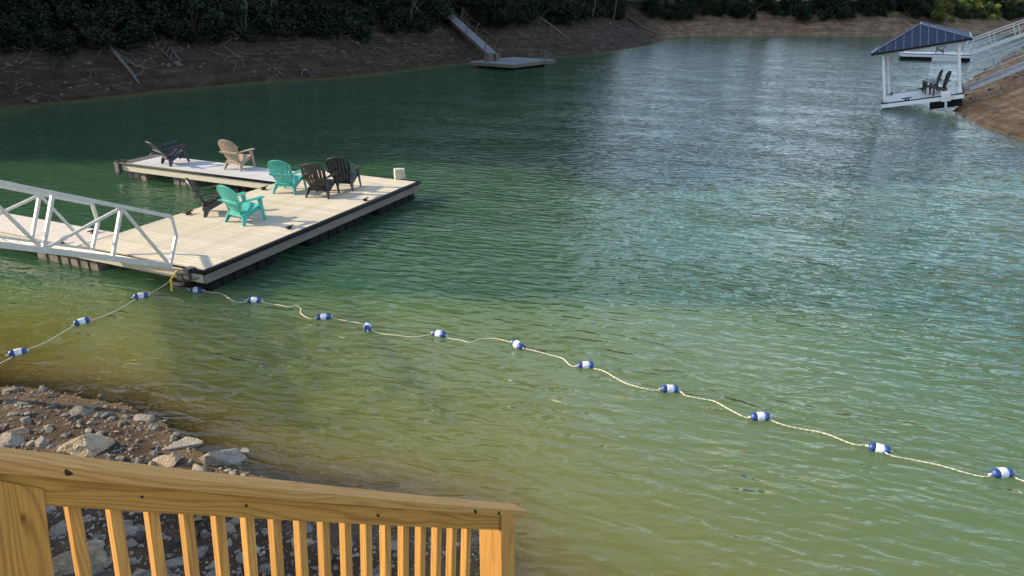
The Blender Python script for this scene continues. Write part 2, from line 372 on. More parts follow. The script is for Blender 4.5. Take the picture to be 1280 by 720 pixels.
_H = _co.reshape(-1, 3)[:, 2].reshape(len(gy), len(gx)).tolist(); _D = sdist(_X.ravel(), _Y.ravel()).reshape(len(gy), len(gx)).tolist()
_gx, _gy = gx.tolist(), gy.tolist()
def look(T, x, y):
    i = min(max(bisect.bisect(_gx, x)-1, 0), len(_gx)-2); j = min(max(bisect.bisect(_gy, y)-1, 0), len(_gy)-2)
    fx = (x-_gx[i])/(_gx[i+1]-_gx[i]); fy = (y-_gy[j])/(_gy[j+1]-_gy[j])
    return (T[j][i]*(1-fx)+T[j][i+1]*fx)*(1-fy)+(T[j+1][i]*(1-fx)+T[j+1][i+1]*fx)*fy
def hz(x, y): return look(_H, x, y)
def dz(x, y): return look(_D, x, y)

def water_mat():
    m, N, L, P = newmat('lake_water'); N.remove(P)
    tc = N.new('ShaderNodeTexCoord'); dp = N.new('ShaderNodeAttribute'); dp.attribute_name = 'depth'
    # wind ripples: long crests lying roughly across the view, several sizes
    def layer(sx, sy, rot, sc, det, rough=.5, dist=0):
        mp = N.new('ShaderNodeMapping'); mp.inputs['Scale'].default_value = (sx, sy, 1)
        m0 = N.new('ShaderNodeMapping'); m0.inputs['Rotation'].default_value = (0, 0, R(rot)); L.new(tc.outputs['Object'], m0.inputs[0]); L.new(m0.outputs[0], mp.inputs[0]); n = N.new('ShaderNodeTexNoise'); n.inputs['Scale'].default_value = sc
        n.inputs['Detail'].default_value = det; n.inputs['Roughness'].default_value = rough; n.inputs['Distortion'].default_value = dist
        L.new(mp.outputs[0], n.inputs['Vector']); return n.outputs[0]
    def mul(a, k):
        q = N.new('ShaderNodeMath'); q.operation = 'MULTIPLY'; L.new(a, q.inputs[0])
        if isinstance(k, float): q.inputs[1].default_value = k
        else: L.new(k, q.inputs[1])
        return q.outputs[0]
    def addn(a, b):
        q = N.new('ShaderNodeMath'); q.operation = 'ADD'; L.new(a, q.inputs[0]); L.new(b, q.inputs[1]); return q.outputs[0]
    a = layer(1.15, 3.3, 20, 1.55, 1.2, .4, .5)
    b = layer(1.2, 2.7, 4, 3.2, 2, .55, .4)
    c = layer(1.0, 1.7, 35, 9.0, 2, .5, 0)
    patch = N.new('ShaderNodeMapRange'); patch.inputs[1].default_value = .35; patch.inputs[2].default_value = .65; patch.inputs[3].default_value = .5; patch.inputs[4].default_value = 1.15
    L.new(layer(1, 2.2, 25, .22, 2), patch.inputs[0])
    hgt = addn(addn(mul(a, .090), mul(b, .024)), mul(c, .005))
    hgt = mul(hgt, patch.outputs[0])
    dm = N.new('ShaderNodeMapRange'); dm.inputs[1].default_value = 0; dm.inputs[2].default_value = .45; dm.inputs[3].default_value = .35; dm.inputs[4].default_value = 1
    L.new(dp.outputs['Fac'], dm.inputs[0]); hgt = mul(hgt, dm.outputs[0])
    bp = N.new('ShaderNodeBump'); bp.inputs['Distance'].default_value = 1.0; bp.inputs['Strength'].default_value = 1; L.new(hgt, bp.inputs['Height'])
    # suspended silt: olive where it is shallow, green then blue green where it is deep
    dr = N.new('ShaderNodeMapRange'); dr.inputs[1].default_value = 0; dr.inputs[2].default_value = 4; L.new(dp.outputs['Fac'], dr.inputs[0])
    cr = N.new('ShaderNodeValToRGB'); e = cr.color_ramp.elements
    e[0].position = .0; e[0].color = (.18, .135, .042, 1); e[1].position = 1; e[1].color = (.026, .064, .033, 1)
    k = e.new(.08); k.color = (.104, .110, .028, 1); k = e.new(.22); k.color = (.078, .104, .038, 1); k = e.new(.6); k.color = (.056, .098, .042, 1)
    L.new(dr.outputs[0], cr.inputs[0])
    df = N.new('ShaderNodeSubsurfaceScattering'); df.falloff = 'BURLEY'; L.new(cr.outputs[0], df.inputs['Color'])
    df.inputs['Scale'].default_value = 2.2; df.inputs['Radius'].default_value = (1.0, 1.0, 1.0)
    tr = N.new('ShaderNodeBsdfTransparent'); tr.inputs[0].default_value = (.93, .88, .62, 1)
    op = N.new('ShaderNodeMath'); op.operation = 'MULTIPLY'; op.inputs[1].default_value = -4.5; L.new(dp.outputs['Fac'], op.inputs[0])
    ex = N.new('ShaderNodeMath'); ex.operation = 'EXPONENT'; L.new(op.outputs[0], ex.inputs[0])
    body = N.new('ShaderNodeMixShader'); L.new(ex.outputs[0], body.inputs[0]); L.new(df.outputs[0], body.inputs[1]); L.new(tr.outputs[0], body.inputs[2])
    gl = N.new('ShaderNodeBsdfGlossy'); gl.inputs['Roughness'].default_value = .05; gl.inputs[0].default_value = (1, 1, 1, 1); L.new(bp.outputs[0], gl.inputs['Normal'])
    fr = N.new('ShaderNodeFresnel'); fr.inputs['IOR'].default_value = 1.33; L.new(bp.outputs[0], fr.inputs['Normal'])
    ms = N.new('ShaderNodeMixShader'); L.new(fr.outputs[0], ms.inputs[0]); L.new(body.outputs[0], ms.inputs[1]); L.new(gl.outputs[0], ms.inputs[2])
    L.new(ms.outputs[0], N['Material Output'].inputs[0])
    return m
wx = axis([(-60,-14,1.5),(-14,6,.15),(6,40,.8),(40,160,4)]); wy = axis([(-36,2,2),(2,16,.15),(16,60,.6),(60,140,2)])
w = grid('water', wx, wy, lambda x, y: np.zeros_like(x), water_mat(), {'depth': lambda x, y: np.maximum(-height(x, y), 0)}); w['kind'] = 'structure'

# ------------------------------------------------------------------ wooden staircase with its railing (foreground)
def rz(u): return 1/(.498 - .000402*u)
def rpt(u, v):
    r = ray(u, v) / FPX; return Vector((0, 0, CAM_H)) + r * rz(u)
N0, N1 = rpt(0, 571), rpt(659, 639)
dd = N1 - N0; LEN = dd.length; dn = dd.normalized()
hd = Vector((dd.x, dd.y, 0)).normalized(); away = Vector((-hd.y, hd.x, 0))     # away = towards the lake
slope = dd.z / math.hypot(dd.x, dd.y)
nrm = away.cross(dn).normalized()
if nrm.z < 0: nrm = -nrm
stairs = thing('wooden_staircase', 'new yellow pine stair railing with square balusters and knotty cap board in the foreground', 'staircase', (N0.x, N0.y, 1.5))
sm = Matrix.Translation(stairs.location).inverted()
def board(name, origin, length, w, h, material, mesh=None, bevel=.003, xdir=None, yd=None, bow=0):
    # local x along the board, y = depth, z = height; origin at the near lower corner
    xd = (xdir or dn).normalized(); yv = (yd or away); zv = xd.cross(yv).normalized()
    if zv.z < 0: zv = -zv
    if mesh is None:
        b = MB(); n = 10 if bow else 1
        if bow:
            ring = []
            for i in range(n+1):
                t = i/n; s = -bow*4*t*(1-t)
                ring += [(length*t, 0, s), (length*t, w, s), (length*t, w, h+s), (length*t, 0, h+s)]
            fs = [(3,2,1,0), tuple(n*4+k for k in range(4))]
            for i in range(n):
                for k in range(4): fs.append((i*4+k, i*4+(k+1) % 4, (i+1)*4+(k+1) % 4, (i+1)*4+k))
            b.add(ring, fs)
        else: b.box(0, length, 0, w, 0, h)
        mesh = b.mesh(name, material, bevel=0 if bow else bevel)
    Mx = Matrix(((xd.x, yv.x, zv.x, origin.x), (xd.y, yv.y, zv.y, origin.y), (xd.z, yv.z, zv.z, origin.z), (0,0,0,1)))
    return link(name, mesh, stairs, sm @ Mx)
BACK = .55
bow = .013
CT = .038
cap = board('cap_board', N0 - dn*BACK - nrm*CT, LEN+BACK, .105, CT, M_pine_cap, bow=bow)
fas = board('side_board', N0 - dn*BACK + away*.018 - nrm*(CT+.0905), LEN+BACK-.065, .036, .089, M_pine, bow=bow)
def top_z(t, a=0):      # height of the underside of the cap at horizontal run t (metres along hd) 
    return N0.z + slope*t - CT/math.cos(math.atan(slope)) - .004
def vertical(name, t, ay, size, ztop, zbot, material, mesh=None, deep=1.0, lean=.075):
    b = MB(); s0 = ztop - slope*0
    # square stick with its top cut to the slope: local x runs up the stick for the grain
    L_ = ztop - zbot; cut = slope*size
    if mesh is None:
        dy = size*deep; b.hexa([(0,0,0),(0,dy,0),(0,dy,size),(0,0,size)], [(L_,0,0),(L_,dy,0),(L_+cut,dy,size),(L_+cut,0,size)])
        mesh = b.mesh(name, material, bevel=.002 if size < .1 else .004)
    o = N0 + hd*(t - lean*(ztop-zbot)) + away*ay; o = Vector((o.x, o.y, zbot))
    X = Vector((hd.x*lean, hd.y*lean, 1)).normalized(); Y = away; Z = -X.cross(Y).normalized()
    if name == 'post': pass
    Mx = Matrix(((X.x, Y.x, Z.x, o.x), (X.y, Y.y, Z.y, o.y), (X.z, Y.z, Z.z, o.z), (0,0,0,1)))
    return link(name, mesh, stairs, sm @ Mx)
run = math.hypot(dd.x, dd.y)
BS = .0355
us = [80,137,188,233,275,315,350,384,413,441,468,491,515,535,556,575,594]
bal_mesh = None
for k in range(17):
    t = (.0608 + .0468*k) * run
    zt = top_z(t) - .03
    o = vertical('baluster', t, .055, BS, zt, zt-.90, M_pine_plain, bal_mesh, deep=1.25)
    bal_mesh = o.data
tp = .0608*run - .14 - .05
ts = (.8107+.0468)*run*1.003
vertical('post', tp, .002, .14, top_z(tp), -.1+hz(N0.x, N0.y), M_pine, lean=.12)
vertical('post', run*.902, .002, .125, top_z(run*.902), -.3, M_pine_plain, deep=1.4, lean=.0)
M_knot = mat('dark_knot', (.02, .009, .004), .8, .4, 30)
for u_, face, r_ in ((90,'c',.011),(597,'c',.014),(626,'c',.013),(195,'s',.006),(486,'s',.010),(324,'s',.007),(575,'s',.005)):
    t_ = u_/(1407.6-1.136*u_); cen = N0 + dn*(LEN*t_) - nrm*(CT*.62 if face == 'c' else CT+.045) - nrm*(bow*4*t_*(1-t_))
    if face == 's': cen += away*.018
    vs = []
    for k in range(12):
        a_ = k*math.pi/6; rr = r_*(1+.22*math.sin(3*a_+u_)); vs.append(cen + dn*math.cos(a_+.5)*rr*1.25 + nrm*math.sin(a_)*rr*.85)
    b = MB(); b.add([v-away*.0012 for v in vs] + [v+away*.002 for v in vs], [tuple(range(12))] + [(k, (k+1) % 12, 12+(k+1) % 12, 12+k) for k in range(12)])
    link('knot', b.mesh('knot', M_knot), cap if face == 'c' else fas, (cap if face == 'c' else fas).matrix_basis.inverted() @ sm)
board('bottom_rail', N0 - dn*.1 + away*.018 - nrm*.72, LEN-.3, .036, .089, M_pine)
# stringers and treads below the picture, going down beside the railing
inn = -away
for off in (.0, 1.05):
    board('stringer', N0 - dn*.5 + inn*(off+.04) - nrm*1.0, LEN+.4, .038, .235, M_pine)
tm = None
for k in range(9):
    t = -.3 + k*.26; o = N0 + hd*t + inn*1.06; o.z = N0.z + slope*(t) - .98
    x = board('tread', o, 1.10, .28, .038, M_pine, tm, xdir=away, yd=hd); tm = x.data
tm = None
for k in range(13):
    o = N0 + hd*(-.45 - .145*k) + inn*3.2; o.z = 3.42
    x = board('deck_plank', o, 3.3, .138, .038, M_pine, tm, xdir=away, yd=-hd); tm = x.data
for a_, t_ in ((3.0, -.6), (3.0, -2.1), (.1, -2.1)):
    o = N0 + hd*t_ + inn*a_; b = MB(); b.box(-.07,.07,-.07,.07,-1,1.5); q = b.mesh('support_post', M_pine)
    link('support_post', q, stairs, sm @ Matrix.Translation((o.x, o.y, 1.9)))

def ground_hit(u, v):
    r = ray(u, v).normalized(); o = Vector((0,0,CAM_H)); t = 3.0
    while t < 200:
        p = o + r*t
        if p.z < max(hz(p.x, p.y), -.05): return p
        t += .03 if t < 20 else .25
    return p
# ------------------------------------------------------------------ floating swim dock
D0 = (-6.0, 13.23); DA = math.atan2(.910, .414)
dock = thing('floating_dock', 'large L-shaped floating dock with cream decking, black rubber edge and a long side finger', 'dock', (*D0, 0), DA)
Z1 = .50
def planks(parent, x0, x1, y0, y1, along, material, wd=.134, gap=.008, z=Z1, th=.03, name='plank'):
    me = None
    if along == 'x':      # boards run along y, stacked in x
        n = max(1, round((x1-x0)/(wd+gap))); st = (x1-x0)/n
        b = MB(); b.box(y0, y1, -(st-gap)/2, (st-gap)/2, -th, 0); me = b.mesh(name, material)
        for i in range(n): link(name, me, parent, Matrix.Translation((x0+st*(i+.5), 0, z + (i % 3)*.0006)) @ Matrix.Rotation(R(90), 4, 'Z'))
    else:
        n = max(1, round((y1-y0)/(wd+gap))); st = (y1-y0)/n
        b = MB(); b.box(x0, x1, -(st-gap)/2, (st-gap)/2, -th, 0); me = b.mesh(name, material)
        for i in range(n): link(name, me, parent, Matrix.Translation((0, y0+st*(i+.5), z + (i % 3)*.0006)))
LW, WW = 8.0, 3.62
planks(dock, .09, LW-.04, .06, WW-.02, 'x', M_plank)
planks(dock, .02, 1.02, WW+.03, 8.8, 'y', M_plank_pink)
planks(dock, 6.27, 7.55, WW+.005, 9.95, 'y', M_plank_grey, wd=.14)
def frame(name, pts, z0, z1, th, material, parent=dock):
    for (x0, y0), (x1, y1) in pts:
        b = MB(); b.beam((x0, y0, (z0+z1)/2), (x1, y1, (z0+z1)/2), th, z1-z0); b.build(name, material, parent, bevel=.006)
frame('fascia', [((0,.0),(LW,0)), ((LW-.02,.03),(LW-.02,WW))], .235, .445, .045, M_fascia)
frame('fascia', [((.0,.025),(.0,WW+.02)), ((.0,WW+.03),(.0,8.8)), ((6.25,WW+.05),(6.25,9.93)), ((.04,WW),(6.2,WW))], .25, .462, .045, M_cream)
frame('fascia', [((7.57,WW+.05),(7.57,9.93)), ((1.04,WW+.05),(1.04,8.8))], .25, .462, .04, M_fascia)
# black rubber rub rail: round-nosed strip
def rubrail(p0, p1, r=.050, z=.472):
    b = MB(); n = 12; b.tube([(*p0, z), (*p1, z)], r, 10); b.build('rub_rail', M_rubber, dock, smooth=True)
rubrail((.02,-.025), (LW+.02,-.025)); rubrail((6.22,WW+.08), (6.22,9.98), .036, .478); rubrail((.0,-.03), (-.01,.32))
rubrail((LW+.02,-.02),(LW+.02,WW),.035,.475)
# end frame of the finger: steel corner box
b = MB(); b.box(6.12, 7.66, 9.96, 10.06, .20, .50); b.box(6.12, 6.30, 10.06, 10.14, .16, .52); b.box(7.48, 7.66, 10.06, 10.14, .16, .52); b.build('end_frame', M_steel, dock, bevel=.008)
for x_ in (6.21, 7.57):
    b = MB(); b.tube([(x_,10.10,.1),(x_,10.10,.56)], .045, 10); b.build('corner_sleeve', M_steel, dock, smooth=False)
b = MB(); b.box(6.3,7.5,9.6,9.95,.501,.506); b.build('end_plate', M_steel, dock)
def tub(x0, x1, y0, y1, material=M_black_tub, ribs='x', z1=.236):
    b = MB(); b.box(x0+.03, x1-.03, y0+.03, y1-.03, -.25, z1-.01)
    step = .34
    n = max(2, round((x1-x0)/step)); m_ = max(2, round((y1-y0)/step))
    for i in range(n):
        a = x0 + (x1-x0)*(i+.14)/n; c = x0 + (x1-x0)*(i+.86)/n
        b.box(a, c, y0, y0+.06, -.25, z1); b.box(a, c, y1-.06, y1, -.25, z1)
    for i in range(m_):
        a = y0 + (y1-y0)*(i+.12)/m_; c = y0 + (y1-y0)*(i+.88)/m_
        b.box(x0, x0+.06, a, c, -.25, z1-.003); b.box(x1-.06, x1, a, c, -.25, z1-.003)
    return b.build('float_tub', material, dock, bevel=.012)
tub(.14, 2.1, .07, 1.15); tub(3.2, 5.3, .07, 1.15); tub(6.1, 7.9, .07, 1.15)
tub(.05, 1.0, 3.1, 4.35, M_tub_dusty); tub(.05, 1.0, 4.37, 5.15, M_tub_dusty); tub(.1, 1.0, 7.1, 8.4, M_tub_dusty)
tub(6.32, 7.4, 9.0, 9.92, M_tub_dusty); tub(6.34, 7.4, 7.0, 7.9, M_tub_dusty); tub(6.34, 7.4, 4.2, 5.5)
# cleats
def cleat(x, y, ang, parent=dock, z=Z1+.002, s=1.0):
    b = MB(); b.box(-.07*s,.07*s,-.03*s,.03*s,0,.012*s); b.box(-.045*s,-.02*s,-.018*s,.018*s,.01*s,.05*s); b.box(.02*s,.045*s,-.018*s,.018*s,.01*s,.05*s)
    b.tube([(-.14*s,0,.062*s),(-.08*s,0,.055*s),(.08*s,0,.055*s),(.14*s,0,.062*s)], [.009*s,.016*s,.016*s,.009*s], 8)
    return link('cleat', b.mesh('cleat', M_rubber), parent, Matrix.Translation((x, y, z)) @ Matrix.Rotation(ang, 4, 'Z'))
def tod(p): # world -> dock local
    v = Vector((p.x - D0[0], p.y - D0[1])); c, s = math.cos(DA), math.sin(DA); return (v.x*c+v.y*s, -v.x*s+v.y*c)
for (u, v) in ((457,251),(362,286)): a = tod(up(u, v, Z1)); cleat(a[0], max(a[1], .09), 0)
for (u, v) in ((330,237),(236,268),(76,305),(118,291)): a = tod(up(u, v, Z1)); cleat(a[0], a[1], 0, s=1.15)
a = tod(up(156, 203, Z1)); cleat(a[0], a[1], R(90), s=1.2)
# hinge bracket at the near end where the gangway lands, tie and rod
b = MB(); b.box(-.09,-.03,.50,.66,.24,.40); b.box(-.11,.10,.30,.44,.30,.515); b.beam((-.10,.52,.22),(-.03,.1,.36),.03,.02); b.box(-.14,-.05,.5,.80,.08,.11); b.box(-.14,-.05,.5,.80,.15,.18)
b.build('hinge_bracket', M_steel, dock, bevel=.005)
b = MB(); b.tube([(-.045,.66,.42),(-.20,.68,.30),(-.22,.69,.06)], .018, 6); b.build('yellow_tie', M_yellow, dock)
b = MB(); b.add([(.03,.25,.503),(.13,.06,.503),(.17,.3,.503),(.10,.42,.503)], [(0,1,2,3)]); 
# small box of two upright boards on the far edge
a = tod(up(499, 224, Z1)); b = MB()
bx = thing('bench_box', 'small cream box of two upright boards on the far corner of the large dock', 'box', up(499, 223.5, Z1), R(20))
b.box(-.13,.06,-.10,.10,0,.30); b.build('box_side', M_cream, bx, bevel=.006)
b = MB(); b.box(.065,.17,-.06,.12,0,.285); b.build('box_side', M_cream, bx, bevel=.006)

# ------------------------------------------------------------------ gangways (welded aluminium truss bridges)
def gangway(label, E, phi, sl_, L_, Wd, h, bay, nb, group, mt, bar=.055, chord=.09, endpost=.18, truss=True, legs=False, deckmat=None):
    g_ = Vector((math.cos(phi)*math.cos(sl_), math.sin(phi)*math.cos(sl_), math.sin(sl_)))
    Y = Vector((-math.sin(phi), math.cos(phi), 0)); n = g_.cross(Y)
    Mx = Matrix(((g_.x, Y.x, n.x, E.x), (g_.y, Y.y, n.y, E.y), (g_.z, Y.z, n.z, E.z), (0,0,0,1)))
    t = thing('gangway', label, 'gangway', M=Mx, group=group)
    L_ = bay*nb
    for y in (0, -Wd):
        b = MB(); b.box(-.03, L_, y-chord*.35, y+chord*.35, -chord*.5, chord*.5); b.build('bottom_chord', mt, t, bevel=.004)
        b = MB(); b.beam((endpost, y, h), (L_, y, h), bar, bar*1.25); b.build('top_rail', mt, t, bevel=.004)
        b = MB(); b.beam((endpost, y, h), (-.02, y, h*.62), bar, bar); b.beam((-.02, y, h*.64), (.0, y, chord*.5), bar, bar, (1,0,0)); b.build('end_post', mt, t, bevel=.003)
        for k in range(1, nb+1):
            b = MB(); b.beam((k*bay, y, chord*.5+.001), (k*bay, y, h-bar*.6), bar*.95, bar*.95, (1,0,0)); b.build('upright', mt, t)
        if not truss:
            b = MB(); b.beam((.0, y, h*.55), (L_, y, h*.55), bar*.8, bar*.8); b.build('mid_rail', mt, t)
        for k in range(nb if truss else 0):
            b = MB()
            if k % 2 == 0: b.beam((k*bay+.06, y, chord*.5), (k*bay+bay-.04, y, h-.05), bar*.8, bar*.8)
            else: b.beam((k*bay+.04, y, h-.05), (k*bay+bay-.06, y, chord*.5), bar*.8, bar*.8)
            b.build('brace', mt, t)
    if legs:
        for y in (0, -Wd):
            p = t.matrix_world if False else Mx; q_ = Mx @ Vector((L_-.2, y, 0)); gz = hz(q_.x, q_.y)-.3; foot = Mx.inverted() @ Vector((q_.x, q_.y, gz))
            b = MB(); b.beam((L_-.2, y, -.05), foot, .1, .1, (0,1,0)); b.build('support_leg', mt, t)
    n_ = int(L_/.12)
    b = MB()
    for i in range(n_): b.box(i*.12+.01, i*.12+.045, -Wd+chord*.4, -chord*.4, -.012, .012)
    b.build('walk_panel', deckmat or mt, t)
    return t
GW = 2.186
gangway('near aluminium truss gangway coming down onto the large L-shaped dock', Vector((-6.645, 13.277, .60)), 4.289, .425, 0, GW, .938, 1.273, 4, 'aluminium gangways from shore to dock', M_alu, bar=.058, chord=.10, legs=True)

# ------------------------------------------------------------------ adirondack chairs
def make_chair(mt, label, recline=20, group='adirondack chairs on the docks', name='adirondack_chair'):
    t = thing(name, label, 'chair', group=group)
    r = R(recline); o = Vector((0, -.14, .21)); dr = Vector((0, -math.sin(r), math.cos(r))); nb = Vector((0, math.cos(r), math.sin(r)))
    b = MB(); ns = 7
    for i in range(ns):
        u0 = (i-ns/2+.13)/(ns/2); u1 = (i+1-ns/2-.13)/(ns/2)
        for a0, a1 in ((u0, u1),):
            q = []
            segs = 4
            for j in range(segs+1):
                row = []
                for uu in (a0, a1):
                    top = .56 + .24*math.sqrt(max(0, 1-(uu*.97)**2)); s = top*j/segs
                    wdt = .20 + .14*math.sin(min(1, s/.55)*math.pi/2)
                    cv = .035*uu*uu
                    p = o + dr*s + nb*cv + Vector((uu*wdt, 0, 0)); row.append(p)
                q.append(row)
            vs = []; 
            for row in q: vs += [row[0], row[1], row[1]-nb*.018, row[0]-nb*.018]
            fs = [(0,1,2,3), tuple(segs*4+k for k in (3,2,1,0))]
            for j in range(segs):
                for k in range(4): fs.append((j*4+k, j*4+(k+1) % 4, (j+1)*4+(k+1) % 4, (j+1)*4+k))
            b.add(vs, fs)
    # rim strip that follows the arch
    arch = []
    for k in range(-8, 9):
        uu = k/8; top = .56 + .24*math.sqrt(max(0, 1-(uu*.97)**2)); arch.append(o + dr*(top-.012) + nb*(.035*uu*uu-.012) + Vector((uu*.34, 0, 0)))
    b.tube(arch, .014, 5)
    for x in (-1, 1): b.tube([o + dr*.02 + nb*.02 + Vector((x*.2,0,0)), o + dr*.3 + nb*.02 + Vector((x*.30,0,0)), arch[0 if x < 0 else -1]], .013, 5)
    b.build('backrest', mt, t)
    b = MB()
    for s, wd in ((.06, .42), (.36, .66)): 
        p = o + dr*s - nb*.03; b.beam(p - Vector((wd/2,0,0)), p + Vector((wd/2,0,0)), .03, .06, dr)
    b.build('back_rail', mt, t)
    b = MB()
    for i in range(6):
        f = i/5; y = .31 - .45*f; z = .385 - .15*f**.8; zz = .385 - .15*((i+.8)/5)**.8
        if i == 0: b.beam((-.27, .325, .355), (.27, .325, .355), .02, .07)
        b.hexa([(-.26,y,z-.02),(.26,y,z-.02),(.26,y,z),(-.26,y,z)], [(-.26,y-.076,zz-.02),(.26,y-.076,zz-.02),(.26,y-.076,zz),(-.26,y-.076,zz)])
    b.build('seat', mt, t)
    for x in (-1, 1):
        b = MB()
        b.hexa([(x*.245,.34,.30),(x*.275,.34,.30),(x*.275,.34,.385),(x*.245,.34,.385)], [(x*.25,-.20,.11),(x*.28,-.20,.11),(x*.28,-.20,.245),(x*.25,-.20,.245)])
        b.hexa([(x*.25,-.05,.20),(x*.285,-.05,.20),(x*.285,-.21,.20),(x*.25,-.21,.20)], [(x*.315,-.20,0),(x*.34,-.20,0),(x*.34,-.27,0),(x*.315,-.27,0)])
        b.build('rear_leg', mt, t)
        b = MB()
        b.hexa([(x*.275,.25,.53),(x*.31,.25,.53),(x*.31,.37,.53),(x*.275,.37,.53)], [(x*.315,.34,0),(x*.335,.34,0),(x*.335,.40,0),(x*.315,.40,0)])
        b.build('front_leg', mt, t)
        b = MB()
        prof = [(-.36,.275,.325),(-.1,.27,.35),(.2,.255,.39),(.36,.26,.40),(.41,.285,.375)]
        vs = []
        for (y, xi, xo) in prof:
            z = .545 + .015*(y+.3); vs += [(x*xi,y,z),(x*xo,y,z),(x*xo,y,z+.024),(x*xi,y,z+.024)]
        fs = [(0,1,2,3), tuple((len(prof)-1)*4+k for k in (3,2,1,0))]
        for j in range(len(prof)-1):
            for k in range(4): fs.append((j*4+k, j*4+(k+1) % 4, (j+1)*4+(k+1) % 4, (j+1)*4+k))
        b.add(vs, fs); b.build('armrest', mt, t)
    return t
def place_chair(t, pos, az, tilt=0):
    t.location = pos; t.rotation_euler = (R(tilt), 0, -R(az))
GA = 'adirondack chairs on the large dock'
c1 = make_chair(M_teal, 'nearest teal adirondack chair, alone at the front of the large dock', group=GA); place_chair(c1, up(304, 277, Z1), 33)
def clone(src, mt, label, group, loc, az, tilt=0):
    kids = [k for k in bpy.data.objects if k.parent == src]
    c = src.copy(); C.objects.link(c); c.location = loc; c.rotation_euler = (R(tilt), 0, -R(az)); c['label'] = label; c['group'] = group
    cache = {}
    for k in kids:
        d = k.copy()
        if mt:
            d.data = k.data.copy(); d.data.materials.clear(); d.data.materials.append(mt)
        C.objects.link(d); d.parent = c
    return c
clone(c1, None, 'farther teal adirondack chair where the side finger meets the dock', GA, up(361, 240, Z1), 14)
clone(c1, M_blackc, 'charcoal black adirondack chair, front one of the dark pair, beside the teal chair', GA, up(402, 245, Z1), 14)
M_black2 = mat('faded_black_resin', (.009, .0095, .013), .5, .4, 6)
clone(c1, M_black2, 'black adirondack chair, rear one of the dark pair, nearest the cream box', GA, up(431, 236, Z1), 10)
clone(c1, M_tan, 'tan adirondack chair on the side finger', GA, up(298, 211, Z1)+Vector((0,0,.005)), 24)
c6 = make_chair(M_navy, 'navy adirondack chair reclined far back at the outer end of the side finger', recline=34, group=GA); place_chair(c6, up(217, 204.8, Z1), 44, 7); c6.location.z += .01
clone(c1, M_charc, 'charcoal adirondack chair seen edge-on behind the nearest teal chair', GA, up(268, 266, Z1), 66, 6)

# ------------------------------------------------------------------ float line
def seg(pts):
    out = []
    for i in range(len(pts)-1):
        p0 = pts[max(i-1,0)]; p1 = pts[i]; p2 = pts[i+1]; p3 = pts[min(i+2, len(pts)-1)]
        n = max(2, int((p2-p1).length/.022))
        for k in range(n):
            t = k/n; out.append(.5*((2*p1)+(-p0+p2)*t+(2*p0-5*p1+4*p2-p3)*t*t+(-p0+3*p1-3*p2+p3)*t**3))
    out.append(pts[-1]); return out
ropeA = [(-12,462),(0,455),(12,448),(22,441),(34,437),(50,431),(75,417),(93,407),(102,403),(115,400),(135,393),(155,383),(167,376),(176,371),(186,367),(200,360)]
ropeB = [(226,358),(238,362),(246,363),(262,365),(275,366),(285,372),(295,377),(308,377),(318,376),(330,378),(345,381),(360,384),(370,382),(376,386),(376,392),(385,397),(395,398),(405,397),(416,398),(430,400),(450,404),(459,409),(468,414),(480,418),(500,420),(520,421),(535,419),(549,418),(560,422),(575,425),(588,428),(600,423),(615,423),(635,427),(647,431),(656,436),(668,439),(690,444),(703,448),(712,456),(722,458),(732,457),(742,460),(755,464),(770,472),(785,480),(805,486),(825,488),(837,487),(850,490),(857,495),(875,498),(892,501),(910,511),(930,520),(941,522),(950,522),(962,525),(980,531),(1005,536),(1030,542),(1060,553),(1072,556),(1088,557),(1099,561),(1112,569),(1140,574),(1180,583),(1215,592),(1232,595),(1252,592),(1264,594),(1272,598),(1285,602),(1310,610),(1400,626),(1520,660),(1660,690)]
tie = up(212, 351, .18)
def rope(name, px, label, tie_first):
    pts = [up(u, v, .012) for u, v in px]
    pts = ([tie] + pts) if tie_first else (pts + [tie])
    path = seg(pts); t = thing(name, label, 'rope', pts[len(pts)//2]); t.location.z = 0
    off = t.location.copy(); s = 0
    for j, mt in enumerate((M_ry, M_rw)):
        vs = []; s = 0; prev = path[0]
        for i, p in enumerate(path):
            s += (p-prev).length; prev = p
            d = (path[min(i+1, len(path)-1)] - path[max(i-1,0)]).normalized(); a = d.cross(Vector((0,0,1))).normalized(); c = a.cross(d)
            an = s/.15*2*math.pi + j*math.pi; wob = .006*math.sin(s*9)
            vs.append(p - off + (a*math.cos(an) + c*math.sin(an))*.0045 + Vector((0,0,wob-.001+.006*math.sin(s*2.3+1))))
        b = MB(); b.tube(vs, .0050, 5); b.build('rope_strand', mt, t, smooth=True)
    return t
rope('float_rope', ropeA, 'yellow and white twisted rope running from the dock corner to the left shore', False)
rope('float_rope', ropeB, 'long yellow and white twisted rope crossing the water from the dock to the right', True)
def make_buoy(label, loc, ang, pitch):
    t = thing('rope_float', label, 'float', loc, ang, 'blue and white floats strung on the rope')
    return t
prof = [(-.128,.016),(-.126,.036),(-.116,.054),(-.098,.064),(-.05,.066)]
def lathe(pr, n=16):
    b = MB(); b.tube([(x,0,0) for x, r in pr], [r for x, r in pr], n); return b
bl = lathe(prof).mesh('float_end', M_blue, smooth=True); br = lathe([(-x, r) for x, r in prof[::-1]]).mesh('float_end', M_blue, smooth=True)
bw = lathe([(-.05,.0655),(-.044,.0675),(.044,.0675),(.05,.0655)]).mesh('float_band', M_wht, smooth=True)
bk = lathe([(-.165,.012),(-.128,.014),(.128,.014),(.165,.012)], 8).mesh('knot', M_rw)
